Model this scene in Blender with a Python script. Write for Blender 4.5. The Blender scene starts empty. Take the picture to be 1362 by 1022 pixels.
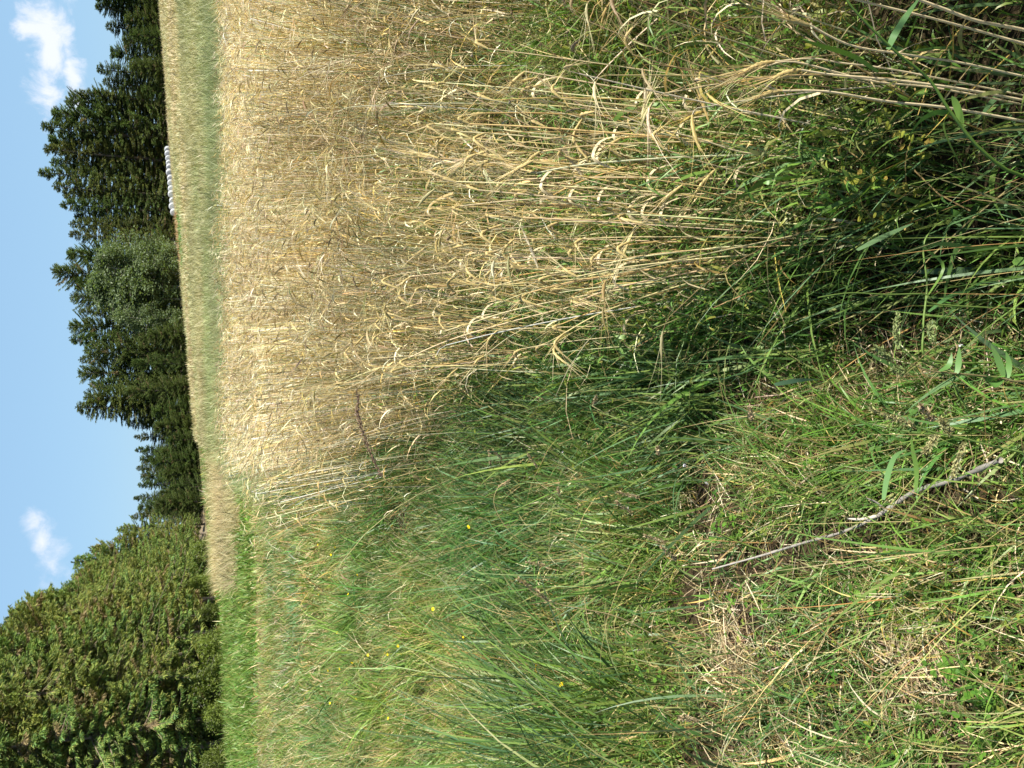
import bpy, math
import numpy as np
from math import radians, sin, cos, tan, pi
from mathutils import Vector, Matrix

# ---------------------------------------------------------------- scene, camera, world, sun
SC = bpy.context.scene
COL = SC.collection
R = np.random.default_rng(11)

PITCH = radians(22.4)
FPX = 1069.0                       # focal length in pixels of the 1362 px side
EYE = 1.62
cam_d = bpy.data.cameras.new('camera')
cam = bpy.data.objects.new('camera', cam_d); COL.objects.link(cam)
cam_d.sensor_fit = 'HORIZONTAL'; cam_d.angle = 2 * math.atan(681 / FPX)
cam_d.clip_start = 0.05; cam_d.clip_end = 6000
fwd = Vector((0, cos(PITCH), -sin(PITCH))); upv = Vector((0, sin(PITCH), cos(PITCH))); rgt = Vector((1, 0, 0))
# the phone was held on its side: the world's up is the picture's left
M = Matrix((-upv, rgt, -fwd)).transposed().to_4x4(); M.translation = Vector((0, 0, EYE))
cam.matrix_world = M
SC.camera = cam

SUN_AZ = radians(-31)              # measured from +X (right of the view) towards +Y
SUN_EL = radians(50)
sd = Vector((cos(SUN_AZ) * cos(SUN_EL), sin(SUN_AZ) * cos(SUN_EL), sin(SUN_EL)))
sun_d = bpy.data.lights.new('sun', 'SUN'); sun_d.energy = 5.0; sun_d.angle = radians(0.55); sun_d.color = (1, 0.955, 0.87)
sun = bpy.data.objects.new('sun', sun_d); COL.objects.link(sun)
sun.rotation_euler = sd.to_track_quat('Z', 'Y').to_euler()

W = bpy.data.worlds.new('World'); SC.world = W; W.use_nodes = True
nt = W.node_tree; nt.nodes.clear(); N = nt.nodes.new; L = nt.links.new
wo = N('ShaderNodeOutputWorld'); bg = N('ShaderNodeBackground'); bg.inputs['Strength'].default_value = 0.045
sky = N('ShaderNodeTexSky'); sky.sky_type = 'NISHITA'; sky.sun_disc = False
sky.sun_elevation = SUN_EL; sky.sun_rotation = radians(90) - SUN_AZ
sky.altitude = 300; sky.air_density = 1.0; sky.dust_density = 0.3; sky.ozone_density = 2.5
tint = N('ShaderNodeMix'); tint.data_type = 'RGBA'; tint.blend_type = 'MULTIPLY'; tint.inputs[0].default_value = 1.0
tint.inputs[7].default_value = (0.86, 0.97, 1.10, 1)
L(sky.outputs[0], tint.inputs[6])
even = N('ShaderNodeMix'); even.data_type = 'RGBA'; even.inputs[0].default_value = 0.6
tcs = N('ShaderNodeTexCoord'); sx = N('ShaderNodeSeparateXYZ'); L(tcs.outputs['Generated'], sx.inputs[0])
er = N('ShaderNodeMapRange'); er.interpolation_type = 'SMOOTHSTEP'; L(sx.outputs[2], er.inputs[0]); er.inputs[1].default_value = 0.22; er.inputs[2].default_value = 0.6
er.inputs[3].default_value = 0.65; er.inputs[4].default_value = 0.0; L(er.outputs[0], even.inputs[0])
L(tint.outputs[2], even.inputs[6]); even.inputs[7].default_value = (4.6, 7.5, 10.4, 1)
tc = N('ShaderNodeTexCoord')

def cloud_mask(az_tan, el_tan, rx, rz, seed, amp, lo, hi, rot):
    """soft elliptical puff in the direction (az, el), torn by noise"""
    d = Vector((az_tan, 1, el_tan)).normalized()
    sub = N('ShaderNodeVectorMath'); sub.operation = 'SUBTRACT'; L(tc.outputs['Generated'], sub.inputs[0]); sub.inputs[1].default_value = d
    mp = N('ShaderNodeMapping'); mp.vector_type = 'POINT'; mp.inputs['Rotation'].default_value = (0, rot, 0)
    L(sub.outputs[0], mp.inputs['Vector'])
    sc = N('ShaderNodeVectorMath'); sc.operation = 'MULTIPLY'; L(mp.outputs[0], sc.inputs[0]); sc.inputs[1].default_value = (1 / rx, 0, 1 / rz)
    ln = N('ShaderNodeVectorMath'); ln.operation = 'LENGTH'; L(sc.outputs[0], ln.inputs[0])
    nz = N('ShaderNodeTexNoise'); nz.noise_dimensions = '4D'; nz.inputs['W'].default_value = seed
    nz.inputs['Scale'].default_value = 22; nz.inputs['Detail'].default_value = 9; nz.inputs['Roughness'].default_value = 0.62; nz.inputs['Distortion'].default_value = 0.4
    L(tc.outputs['Generated'], nz.inputs['Vector'])
    m1 = N('ShaderNodeMath'); m1.operation = 'MULTIPLY_ADD'; L(nz.outputs[0], m1.inputs[0]); m1.inputs[1].default_value = amp
    m0 = N('ShaderNodeMath'); m0.operation = 'SUBTRACT'; m0.inputs[0].default_value = 1.0 - amp / 2; L(ln.outputs['Value'], m0.inputs[1])
    L(m0.outputs[0], m1.inputs[2])
    mr = N('ShaderNodeMapRange'); mr.interpolation_type = 'SMOOTHSTEP'; L(m1.outputs[0], mr.inputs[0])
    mr.inputs[1].default_value = lo; mr.inputs[2].default_value = hi
    return mr.outputs[0]

def pix(px, py):
    """photo pixel -> direction (x, y, z)"""
    u = 1022 - py; v = px
    cx = (u - 511) / FPX; cy = (681 - v) / FPX
    return np.array((cx, cos(PITCH) + cy * sin(PITCH), cy * cos(PITCH) - sin(PITCH)))
def pdir(px, py):
    d = pix(px, py); return d[0] / d[1], d[2] / d[1]

acc = None
for (px, py, rx, rz, seed, amp, lo, hi, rot) in [
        (66, 55, 0.075, 0.030, 1.3, 3.6, 0.25, 1.0, 0.0), (92, 85, 0.075, 0.017, 3.7, 3.4, 0.25, 1.0, 0.12), (44, 16, 0.045, 0.022, 2.2, 4.0, 0.7, 1.9, 0.0),
        (55, 722, 0.042, 0.017, 8.8, 3.2, 0.1, 1.1, 0.25), (70, 752, 0.06, 0.022, 6.4, 3.4, 0.15, 1.4, 0.3),
        (95, 330, 0.03, 0.01, 9.4, 3.0, 0.9, 2.6, 0.0)]:
    a, e = pdir(px, py)
    o = cloud_mask(a, e, rx, rz, seed, amp, lo, hi, rot)
    if acc is None: acc = o
    else:
        mx = N('ShaderNodeMath'); mx.operation = 'MAXIMUM'; L(acc, mx.inputs[0]); L(o, mx.inputs[1]); acc = mx.outputs[0]
cm = N('ShaderNodeMix'); cm.data_type = 'RGBA'
cf = N('ShaderNodeMath'); cf.operation = 'MULTIPLY'; L(acc, cf.inputs[0]); cf.inputs[1].default_value = 0.85
L(cf.outputs[0], cm.inputs[0]); L(even.outputs[2], cm.inputs[6]); cm.inputs[7].default_value = (10.4, 10.6, 11.6, 1)
L(cm.outputs[2], bg.inputs['Color']); L(bg.outputs[0], wo.inputs['Surface'])

SC.view_settings.view_transform = 'Standard'; SC.view_settings.look = 'None'
SC.view_settings.exposure = 1.15; SC.view_settings.gamma = 1.0
try: SC.view_settings.use_curve_mapping = False
except Exception: pass
SC.render.resolution_x = 1024; SC.render.resolution_y = 768
SC.render.engine = 'CYCLES'
SC.cycles.max_bounces = 6; SC.cycles.transmission_bounces = 4; SC.cycles.diffuse_bounces = 3

# ---------------------------------------------------------------- helpers
def sstep(a, b, x):
    t = np.clip((np.asarray(x, float) - a) / (b - a), 0, 1); return t * t * (3 - 2 * t)

def vnoise(x, y, s, seed=0):
    """cheap smooth value noise in -1..1"""
    x = np.asarray(x, float) / s; y = np.asarray(y, float) / s
    xi = np.floor(x).astype(np.int64); yi = np.floor(y).astype(np.int64); fx = x - xi; fy = y - yi
    fx = fx * fx * (3 - 2 * fx); fy = fy * fy * (3 - 2 * fy)
    def h(a, b):
        n = (a * 374761393 + b * 668265263 + seed * 1442695041) & 0x7fffffff
        n = ((n ^ (n >> 13)) * 1274126177) & 0x7fffffff
        return ((n ^ (n >> 16)) & 0xffff) / 32767.5 - 1
    return (h(xi, yi) * (1 - fx) + h(xi + 1, yi) * fx) * (1 - fy) + (h(xi, yi + 1) * (1 - fx) + h(xi + 1, yi + 1) * fx) * fy

def hgt(x, y):
    x = np.asarray(x, float); y = np.asarray(y, float)
    k = sstep(12, 90, y)
    xx = np.clip(x, -60, 140)
    near = 0.012 * np.clip(x, -6, 40)
    z = near * (1 - k) + k * (0.070 * xx + 0.35)
    z += 0.05 * vnoise(x, y, 1.3, 3) * (1 - sstep(20, 60, y)) + 0.045 * vnoise(x, y, 0.5, 4) * (1 - sstep(10, 30, y))
    z -= 0.16 * np.exp(-((x - 0.27) / 0.22) ** 2 - ((y - 1.6) / 0.42) ** 2)
    # the strip between the grass and the crop lies a little lower
    ex = edge(y)
    z -= 0.07 * np.exp(-((x - ex + 0.28) / 0.28) ** 2) * (1 - sstep(6, 14, y))
    z += sstep(160, 700, y) * 4
    z += 1.3 * sstep(-13.2, -16.5, x + 0.8 * vnoise(x * 0, y, 5, 15)) * sstep(16, 26, y) * (1 - sstep(70, 110, y))     # bank at the foot of the near wood
    return z

EY = [-1, 0, 1.1, 1.7, 2.6, 4.2, 7, 13.5, 18]; EX = [1.0, 0.82, 0.54, 0.38, 0.22, -0.05, -0.55, -1.35, -1.9]
def edge(y): return np.interp(y, EY, EX)
YBACK = 13.6

def at(px, py, Y):
    d = pix(px, py); t = Y / d[1]
    return np.array((d[0] * t, Y, EYE + d[2] * t))
def ground_at(px, py, z=0.0):
    d = pix(px, py); t = (z - EYE) / d[2]
    x, y = d[0] * t, d[1] * t
    return np.array((x, y, float(hgt(x, y))))

def mesh_np(name, V, F, C=None, smooth=True):
    V = np.ascontiguousarray(V, np.float32).reshape(-1, 3); F = np.ascontiguousarray(F, np.int32)
    k = F.shape[1]; n = F.shape[0]
    me = bpy.data.meshes.new(name)
    me.vertices.add(len(V)); me.vertices.foreach_set('co', V.ravel())
    me.loops.add(n * k); me.loops.foreach_set('vertex_index', F.ravel())
    me.polygons.add(n); me.polygons.foreach_set('loop_start', np.arange(0, n * k, k, dtype=np.int32))
    me.polygons.foreach_set('use_smooth', np.full(n, smooth))
    me.update(calc_edges=True)
    if C is not None:
        a = me.color_attributes.new('col', 'FLOAT_COLOR', 'POINT')
        c4 = np.ones((len(V), 4), np.float32); c4[:, :3] = C
        a.data.foreach_set('color', c4.ravel())
    return me

def link(name, me, mat, parent=None):
    if mat is not None:
        me.materials.clear(); me.materials.append(mat)
    o = bpy.data.objects.new(name, me); COL.objects.link(o)
    if parent is not None: o.parent = parent
    return o

def tag(o, label=None, cat=None, group=None, kind=None):
    if label: o['label'] = label
    if cat: o['category'] = cat
    if group: o['group'] = group
    if kind: o['kind'] = kind
    return o

def empty(name, loc):
    o = bpy.data.objects.new(name, None); o.location = loc; o.empty_display_size = 0.1; COL.objects.link(o); return o

class Acc:
    """collects vertex / quad / colour chunks into one mesh"""
    def __init__(s): s.V = []; s.F = []; s.C = []; s.n = 0
    def add(s, V, F, C):
        V = np.asarray(V, np.float32).reshape(-1, 3); F = np.asarray(F)
        if len(V) == 0: return
        C = np.asarray(C, np.float32)
        if C.ndim == 1: C = np.tile(C, (len(V), 1))
        s.V.append(V); s.F.append(F + s.n); s.C.append(C.reshape(-1, 3)); s.n += len(V)
    def mesh(s, name, origin=None):
        V = np.concatenate(s.V)
        if origin is not None: V = V - np.asarray(origin, np.float32)
        return mesh_np(name, V, np.concatenate(s.F), np.concatenate(s.C))

def arc_paths(base, az, Ln, th0, th1, nseg, k=1.0, wob=0.0):
    """curves that start at angle th0 from the vertical and end at th1; returns (n, nseg+1, 3)"""
    n = len(base); t = np.linspace(0, 1, nseg + 1)
    tm = (t[:-1] + t[1:]) / 2
    th = th0[:, None] + (th1 - th0)[:, None] * tm[None] ** k
    a = az[:, None] + (wob * R.normal(size=(n, 1)) * tm[None] if wob else 0)
    st = (Ln / nseg)[:, None]
    P = np.zeros((n, nseg + 1, 3)); 
    P[:, 1:, 0] = np.cumsum(np.sin(th) * np.cos(a) * st, 1)
    P[:, 1:, 1] = np.cumsum(np.sin(th) * np.sin(a) * st, 1)
    P[:, 1:, 2] = np.cumsum(np.cos(th) * st, 1)
    return P + base[:, None, :]

def ribbon_paths(P, w, prof, roll, col, ctip=None):
    """flat blades along curves P (n,k,3); returns V, F, C"""
    n, k, _ = P.shape
    T = np.gradient(P, axis=1); T /= np.linalg.norm(T, axis=2, keepdims=True) + 1e-9
    hz = P[:, -1] - P[:, 0]
    s0 = np.stack((-hz[:, 1], hz[:, 0], np.zeros(n)), 1); s0 += 1e-5
    s0 /= np.linalg.norm(s0, axis=1, keepdims=True)
    s0 = np.repeat(s0[:, None], k, 1)
    nn = np.cross(T, s0); nn /= np.linalg.norm(nn, axis=2, keepdims=True) + 1e-9
    if np.ndim(roll) == 1: roll = np.repeat(roll[:, None], k, 1)
    s = np.cos(roll)[..., None] * s0 + np.sin(roll)[..., None] * nn
    hw = (w[:, None] * prof[None] / 2)[..., None]
    V = np.stack((P - s * hw, P + s * hw), 2).reshape(-1, 3)
    i = (np.arange(n)[:, None] * k + np.arange(k - 1)[None]).ravel() * 2
    F = np.stack((i, i + 1, i + 3, i + 2), 1)
    C = np.repeat(col[:, None], k, 1)
    if ctip is not None:
        t = np.linspace(0, 1, k)[None, :, None] ** 2
        C = C * (1 - t) + np.repeat(ctip[:, None], k, 1) * t
    C = np.repeat(C.reshape(-1, 3), 2, 0)
    return V, F, C

def tube_paths(P, rad, sides, col, flat=None):
    """tubes along curves P (n,k,3), rad (n,k)"""
    n, k, _ = P.shape
    T = np.gradient(P, axis=1); T /= np.linalg.norm(T, axis=2, keepdims=True) + 1e-9
    ref = np.where(np.abs(T[..., 1:2]) < 0.8, np.array((0., 1, 0)), np.array((1., 0, 0)))
    a = np.cross(T, ref); a /= np.linalg.norm(a, axis=2, keepdims=True) + 1e-9
    b = np.cross(T, a)
    ph = np.arange(sides) * 2 * pi / sides
    fl = 1.0 if flat is None else flat
    V = P[:, :, None] + rad[:, :, None, None] * (np.cos(ph)[None, None, :, None] * a[:, :, None] + fl * np.sin(ph)[None, None, :, None] * b[:, :, None])
    V = V.reshape(-1, 3)
    nI, kI, sI = np.meshgrid(np.arange(n), np.arange(k - 1), np.arange(sides), indexing='ij')
    f = lambda kk, ss: ((nI * k + kk) * sides + ss % sides).ravel()
    F = np.stack((f(kI, sI), f(kI, sI + 1), f(kI + 1, sI + 1), f(kI + 1, sI)), 1)
    C = np.repeat(np.repeat(col[:, None], k, 1).reshape(-1, 3), sides, 0)
    return V, F, C

def pal(cols, n, jit=0.12, p=None):
    c = np.array(cols)[R.choice(len(cols), n, p=p)]
    return np.clip(c * (1 + jit * R.normal(size=(n, 1))) * (1 + 0.05 * R.normal(size=(n, 3))), 0.004, 0.9)

def gaussp(n): return R.normal(size=n)

# ---------------------------------------------------------------- materials
def mat_leaf(name, trans=0.35, rough=0.5, spec=0.35, noise=0.0, nscale=20, tcol=(1.15, 1.25, 0.5)):
    m = bpy.data.materials.new(name); m.use_nodes = True; t = m.node_tree; t.nodes.clear()
    n = t.nodes.new; l = t.links.new
    out = n('ShaderNodeOutputMaterial'); pr = n('ShaderNodeBsdfPrincipled'); at_ = n('ShaderNodeAttribute'); at_.attribute_name = 'col'
    src = at_.outputs['Color']
    if noise:
        tc = n('ShaderNodeNewGeometry'); nz = n('ShaderNodeTexNoise'); nz.inputs['Scale'].default_value = nscale; nz.inputs['Detail'].default_value = 5
        l(tc.outputs['Position'], nz.inputs['Vector'])
        mr = n('ShaderNodeMapRange'); l(nz.outputs[0], mr.inputs[0]); mr.inputs[1].default_value = 0.25; mr.inputs[2].default_value = 0.75
        mr.inputs[3].default_value = 1 - noise; mr.inputs[4].default_value = 1 + noise
        vm = n('ShaderNodeVectorMath'); vm.operation = 'SCALE'; l(src, vm.inputs[0]); l(mr.outputs[0], vm.inputs['Scale']); src = vm.outputs[0]
    l(src, pr.inputs['Base Color']); pr.inputs['Roughness'].default_value = rough; pr.inputs['Specular IOR Level'].default_value = spec
    if trans > 0:
        tr = n('ShaderNodeBsdfTranslucent'); mx = n('ShaderNodeMixShader'); mx.inputs[0].default_value = trans
        tv = n('ShaderNodeVectorMath'); tv.operation = 'MULTIPLY'; l(src, tv.inputs[0]); tv.inputs[1].default_value = tcol
        l(tv.outputs[0], tr.inputs['Color']); l(pr.outputs[0], mx.inputs[1]); l(tr.outputs[0], mx.inputs[2]); l(mx.outputs[0], out.inputs['Surface'])
    else: l(pr.outputs[0], out.inputs['Surface'])
    return m

M_GRASS = mat_leaf('grass_blade', 0.28, 0.45, 0.4)
M_STRAW = mat_leaf('straw', 0.22, 0.5, 0.35, 0.12, 60, (1.1, 1.0, 0.75))
M_NEEDLE = mat_leaf('needles', 0.22, 0.65, 0.2, 0.25, 1.2, (1.1, 1.2, 0.5))
M_LEAF = mat_leaf('leaf', 0.4, 0.5, 0.3)
M_BARK = mat_leaf('bark', 0, 0.85, 0.15, 0.35, 9)
M_PETAL = mat_leaf('petal', 0.3, 0.5, 0.2, 0, 1, (1, 1, 1))

def mat_ground():
    m = bpy.data.materials.new('soil'); m.use_nodes = True; t = m.node_tree; t.nodes.clear(); n = t.nodes.new; l = t.links.new
    out = n('ShaderNodeOutputMaterial'); pr = n('ShaderNodeBsdfPrincipled'); a = n('ShaderNodeAttribute'); a.attribute_name = 'col'
    g = n('ShaderNodeNewGeometry')
    n1 = n('ShaderNodeTexNoise'); n1.inputs['Scale'].default_value = 14; n1.inputs['Detail'].default_value = 8; n1.inputs['Roughness'].default_value = 0.7
    n2 = n('ShaderNodeTexNoise'); n2.inputs['Scale'].default_value = 0.35; n2.inputs['Detail'].default_value = 8; n2.inputs['Roughness'].default_value = 0.6
    for q in (n1, n2): l(g.outputs['Position'], q.inputs['Vector'])
    ad = n('ShaderNodeMath'); ad.operation = 'ADD'; l(n1.outputs[0], ad.inputs[0]); l(n2.outputs[0], ad.inputs[1])
    mr = n('ShaderNodeMapRange'); l(ad.outputs[0], mr.inputs[0]); mr.inputs[1].default_value = 0.7; mr.inputs[2].default_value = 1.3
    mr.inputs[3].default_value = 0.7; mr.inputs[4].default_value = 1.3
    vm = n('ShaderNodeVectorMath'); vm.operation = 'SCALE'; l(a.outputs['Color'], vm.inputs[0]); l(mr.outputs[0], vm.inputs['Scale'])
    l(vm.outputs[0], pr.inputs['Base Color']); pr.inputs['Roughness'].default_value = 0.95; pr.inputs['Specular IOR Level'].default_value = 0.1
    bp = n('ShaderNodeBump'); bp.inputs['Strength'].default_value = 0.8; bp.inputs['Distance'].default_value = 0.03; l(n1.outputs[0], bp.inputs['Height'])
    l(bp.outputs[0], pr.inputs['Normal']); l(pr.outputs[0], out.inputs['Surface'])
    return m
M_SOIL = mat_ground()

# ---------------------------------------------------------------- ground zones and colours
def zones(x, y):
    """weights: crop (near barley), far (far green / pale field), pale meadow, track, else grass"""
    ex = edge(np.minimum(y, 18))
    crop = (x > ex) & (y < YBACK + 0.9 * vnoise(x, y * 0, 2.3, 8) + 0.5 * vnoise(x, y, 0.6, 9))
    lx = -0.055 * y - 0.9 + 0.5 * vnoise(x * 0, y, 6, 5)      # left side of the far field
    far = (~crop) & (y >= YBACK) & (x > lx)
    pale = (~crop) & (~far) & (y > 24) & (y < 48) & (x > -0.24 * y) 
    return crop, far, pale

def far_col(x, y):
    """colour of the far crop: green next to the barley, ripe and pale beyond"""
    t = sstep(26, 80, y + 5 * vnoise(x, y, 9, 6) + 2 * vnoise(x, y, 2.5, 7))
    g = np.array((0.29, 0.32, 0.13)); p = np.array((0.42, 0.38, 0.20))
    c = g * (1 - t)[..., None] + p * t[..., None]
    # a strip of grass and a bare brownish strip between the bales and the birches
    a = x / np.maximum(y, 1); a0, a1 = pdir(240, 352)[0], pdir(240, 282)[0]
    ins = (a > a0) & (a < a1)
    c[ins & (y > 84) & (y <= 98)] = (0.14, 0.24, 0.05); c[ins & (y > 98) & (y < 124)] = (0.38, 0.25, 0.12)
    return c

def build_ground():
    ys = np.concatenate((np.arange(-6, 14, 0.12), 14 * 1.03 ** np.arange(0, 172)))
    a = np.linspace(-1, 1, 260); xs_u = np.sign(a) * np.abs(a) ** 1.6
    X = xs_u[None] * (6 + np.abs(ys)[:, None] * 1.6); Y = np.repeat(ys[:, None], len(a), 1)
    Z = hgt(X, Y)
    V = np.stack((X, Y, Z), 2).reshape(-1, 3)
    nr, nc = X.shape
    i, j = np.meshgrid(np.arange(nr - 1), np.arange(nc - 1), indexing='ij'); b = (i * nc + j).ravel()
    F = np.stack((b, b + 1, b + nc + 1, b + nc), 1)
    crop, far, pale = zones(X, Y)
    C = np.zeros(X.shape + (3,)); C[:] = (0.10, 0.10, 0.038)
    near = (Y < 9)[..., None]; C = np.where(near, np.array((0.05, 0.036, 0.02)), C)  # dark soil, coloured darker still to deepen the shade between tufts
    C[crop] = (0.06, 0.045, 0.024)
    fc = far_col(X, Y); C[far] = fc[far]; C[pale] = (0.36, 0.31, 0.15)
    tr = (np.abs(Y - 18.6 + 0.05 * X) < 1.1) & (X < -3.2); C[tr] = (0.15, 0.12, 0.06)
    wood = (X < -12.6) | (Y > 135); C[wood] = (0.19, 0.15, 0.095)
    tag(link('ground', mesh_np('ground', V, F, C.reshape(-1, 3)), M_SOIL), kind='structure')
build_ground()

# ---------------------------------------------------------------- scatter
def scatter(y0, y1, dens, ml=0.5, mr=0.8):
    """uniform points in the visible wedge (with margins) between two distances"""
    xl0, xr0 = -(0.47 * y1 + ml), (0.47 * y1 + mr)
    n = int(dens * (xr0 - xl0) * (y1 - y0))
    x = R.uniform(xl0, xr0, n); y = R.uniform(y0, y1, n)
    k = (x > -(0.47 * y + ml)) & (x < 0.47 * y + mr)
    return x[k], y[k]

def blades(acc, x, y, L0, L1, w, cols, p=None, bend=(0.1, 1.3), seg=4, jit=0.15, lean=None, z0=0, hue=None, tipdry=0.15, k=1.2):
    n = len(x)
    if n == 0: return
    base = np.stack((x, y, hgt(x, y) - 0.01 + z0), 1)
    az = R.uniform(0, 2 * pi, n)
    if lean is not None: az = lean + R.normal(size=n) * 0.9
    az = az + 1.4 * vnoise(x, y, 0.5, 91)
    Ln = R.uniform(L0, L1, n) * np.clip(1 + 0.55 * vnoise(x, y, 0.33, 93) + 0.35 * vnoise(x, y, 0.12, 94), 0.4, 2)
    th0 = np.abs(R.normal(0, 0.42, n)); th1 = th0 + R.uniform(bend[0], bend[1], n)
    P = arc_paths(base, az, Ln, th0, th1, seg, k, 0.3)
    t = np.linspace(0, 1, seg + 1)
    prof = np.clip(1.0 - t ** 2.2, 0.03, 1) * (0.55 + 0.9 * t * (1 - t) * 2)
    c = pal(cols, n, jit, p)
    if hue is not None: c = np.clip(c * hue, 0.003, 0.9)
    ct = c.copy(); dry = R.random(n) < tipdry; ct[dry] = (0.36, 0.28, 0.13)
    acc.add(*ribbon_paths(P, w * np.exp(R.normal(-0.08, 0.42, n)), prof, R.normal(0, 0.7, n)[:, None] + R.normal(0, 0.5, n)[:, None] * t[None], c, ct))

GREENS = [(0.115, 0.225, 0.04), (0.155, 0.265, 0.045), (0.075, 0.165, 0.035), (0.115, 0.215, 0.06), (0.22, 0.28, 0.08), (0.40, 0.36, 0.19)]
GP = [0.24, 0.22, 0.15, 0.13, 0.15, 0.11]
STRAWS = [(0.52, 0.40, 0.17), (0.62, 0.50, 0.25), (0.44, 0.31, 0.08), (0.72, 0.62, 0.39), (0.27, 0.19, 0.08)]

# ---- verge grass
BR = [(948, 757, 2.10), (1010, 740, 1.95), (1070, 722, 1.80), (1120, 708, 1.68), (1165, 688, 1.57), (1215, 655, 1.45), (1270, 638, 1.32), (1330, 612, 1.18)]
BRP = [at(a, b, c * 0.955) for a, b, c in BR]
def branch_d(x, y):
    d = np.full(len(x), 9.0)
    for a, b in zip(BRP[:-1], BRP[1:]):
        e = b[:2] - a[:2]; t = np.clip(((x - a[0]) * e[0] + (y - a[1]) * e[1]) / (e @ e), 0, 1)
        dx = x - (a[0] + t * e[0]); dy = y - (a[1] + t * e[1])
        d = np.minimum(d, np.hypot(dx, np.where(dy < 0, dy * 0.4, dy)))
    return d
G1 = ground_at(985, 868); G2 = ground_at(1222, 862); G3 = ground_at(1205, 800)
def build_verge():
    A = Acc(); B = Acc(); D = Acc()
    for (y0, y1, dens, L0, L1, w, seg) in [(0.7, 2.6, 6600, 0.05, 0.22, 0.0042, 5), (2.6, 5, 4800, 0.07, 0.27, 0.0055, 4),
                                           (5, 9, 2700, 0.10, 0.30, 0.0075, 3), (9, 18, 850, 0.10, 0.30, 0.014, 3), (18, 36, 260, 0.12, 0.36, 0.028, 3),
                                           (36, 60, 60, 0.2, 0.5, 0.06, 2)]:
        x, y = scatter(y0, y1, dens, 0.6, 0.3)
        crop, far, pale = zones(x, y)
        tr = (np.abs(y - 18.6 + 0.05 * x) < 1.1) & (x < -3.2)
        patch = vnoise(x, y, 0.55, 21) + 0.6 * vnoise(x, y, 0.18, 22)
        # bare straw patches near the camera
        bare = ((x - G1[0]) ** 2 / 0.016 + (y - G1[1]) ** 2 / 0.016 < 1) | ((x - G2[0]) ** 2 / 0.012 + (y - G2[1]) ** 2 / 0.014 < 1)
        keep = (~crop) & (~far) & (~pale) & (patch + R.normal(0, 0.12, len(x)) > -0.62) & ~(tr & (R.random(len(x)) < 0.85)) & ~(bare & (R.random(len(x)) < 0.75))
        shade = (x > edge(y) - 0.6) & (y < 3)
        hol = ((x - 0.28) ** 2 / 0.07 + (y - 1.5) ** 2 / 0.22 < 1) | ((x - 0.02) ** 2 / 0.03 + (y - 2.3) ** 2 / 0.12 < 1)
        keep &= ~(hol & (R.random(len(x)) < 0.9))
        keep &= ~((branch_d(x, y) < 0.05) & (R.random(len(x)) < 0.82))
        x, y = x[keep], y[keep]; sh = shade[keep]
        big = vnoise(x, y, 0.9, 31) + 0.5 * vnoise(x, y, 2.6, 32)
        hue = np.stack((1 + 0.34 * big, 1 + 0.14 * big, 1 - 0.08 * big), 1)
        hue[sh] *= (0.8, 1.0, 0.9)  # shade beside the crop is tinted into the blades: less red and blue
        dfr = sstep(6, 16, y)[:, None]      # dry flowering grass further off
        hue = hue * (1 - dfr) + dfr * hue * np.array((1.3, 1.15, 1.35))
        lawn = (y > 19.5) & (x < -0.14 * y)
        hue[lawn] = np.array((0.85, 1.05, 0.6))
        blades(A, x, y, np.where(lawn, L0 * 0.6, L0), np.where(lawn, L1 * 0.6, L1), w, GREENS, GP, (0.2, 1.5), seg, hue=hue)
        # shaggy tufts, longer
        m = (vnoise(x, y, 0.4, 41) > 0.35) & (R.random(len(x)) < 0.35) & (y < 9)
        blades(A, x[m], y[m], L0 * 2.2, L1 * 1.9, w * 1.25, GREENS[:4], None, (0.3, 1.6), seg + 1, hue=hue[m])
        # dry litter and thin flowering culms
        m = (R.random(len(x)) < np.where(patch[keep] < -0.1, 0.34, 0.10)) & ~(lawn & (R.random(len(x)) < 0.8))
        blades(B, x[m], y[m], L0 * 0.8, L1, w * 0.75, STRAWS, None, (0.6, 1.6), seg, z0=0.01, tipdry=0)
        m = (R.random(len(x)) < 0.05) & ~lawn
        blades(B, x[m], y[m], 0.3, 0.6, np.maximum(0.0016, w * 0.35), [(0.42, 0.33, 0.14), (0.26, 0.26, 0.09), (0.36, 0.22, 0.08)], None, (0.1, 0.8), seg + 1, tipdry=0.5)
    # straw litter in the bare spots
    for (cx, cy, sx, sy, n) in [(G1[0], G1[1], 0.11, 0.11, 450), (G2[0], G2[1], 0.12, 0.12, 800), (-0.35, 1.9, 0.3, 0.5, 900), (0.0, 1.5, 0.16, 0.4, 700), (-1.1, 1.8, 0.3, 0.4, 900)]:
        x = cx + sx * gaussp(n) * 0.7; y = cy + sy * gaussp(n) * 0.7
        base = np.stack((x, y, hgt(x, y) + R.uniform(0, 0.05, n)), 1)
        P = arc_paths(base, R.uniform(0, 2 * pi, n), R.uniform(0.04, 0.14, n), R.uniform(1.2, 1.7, n), R.uniform(1.4, 1.9, n), 2)
        B.add(*ribbon_paths(P, R.uniform(0.001, 0.004, n), np.array((0.8, 1, 0.3)), R.normal(0, 0.6, n), pal([(0.5, 0.4, 0.22), (0.62, 0.54, 0.36), (0.34, 0.25, 0.13), (0.2, 0.14, 0.08)], n)))
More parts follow.
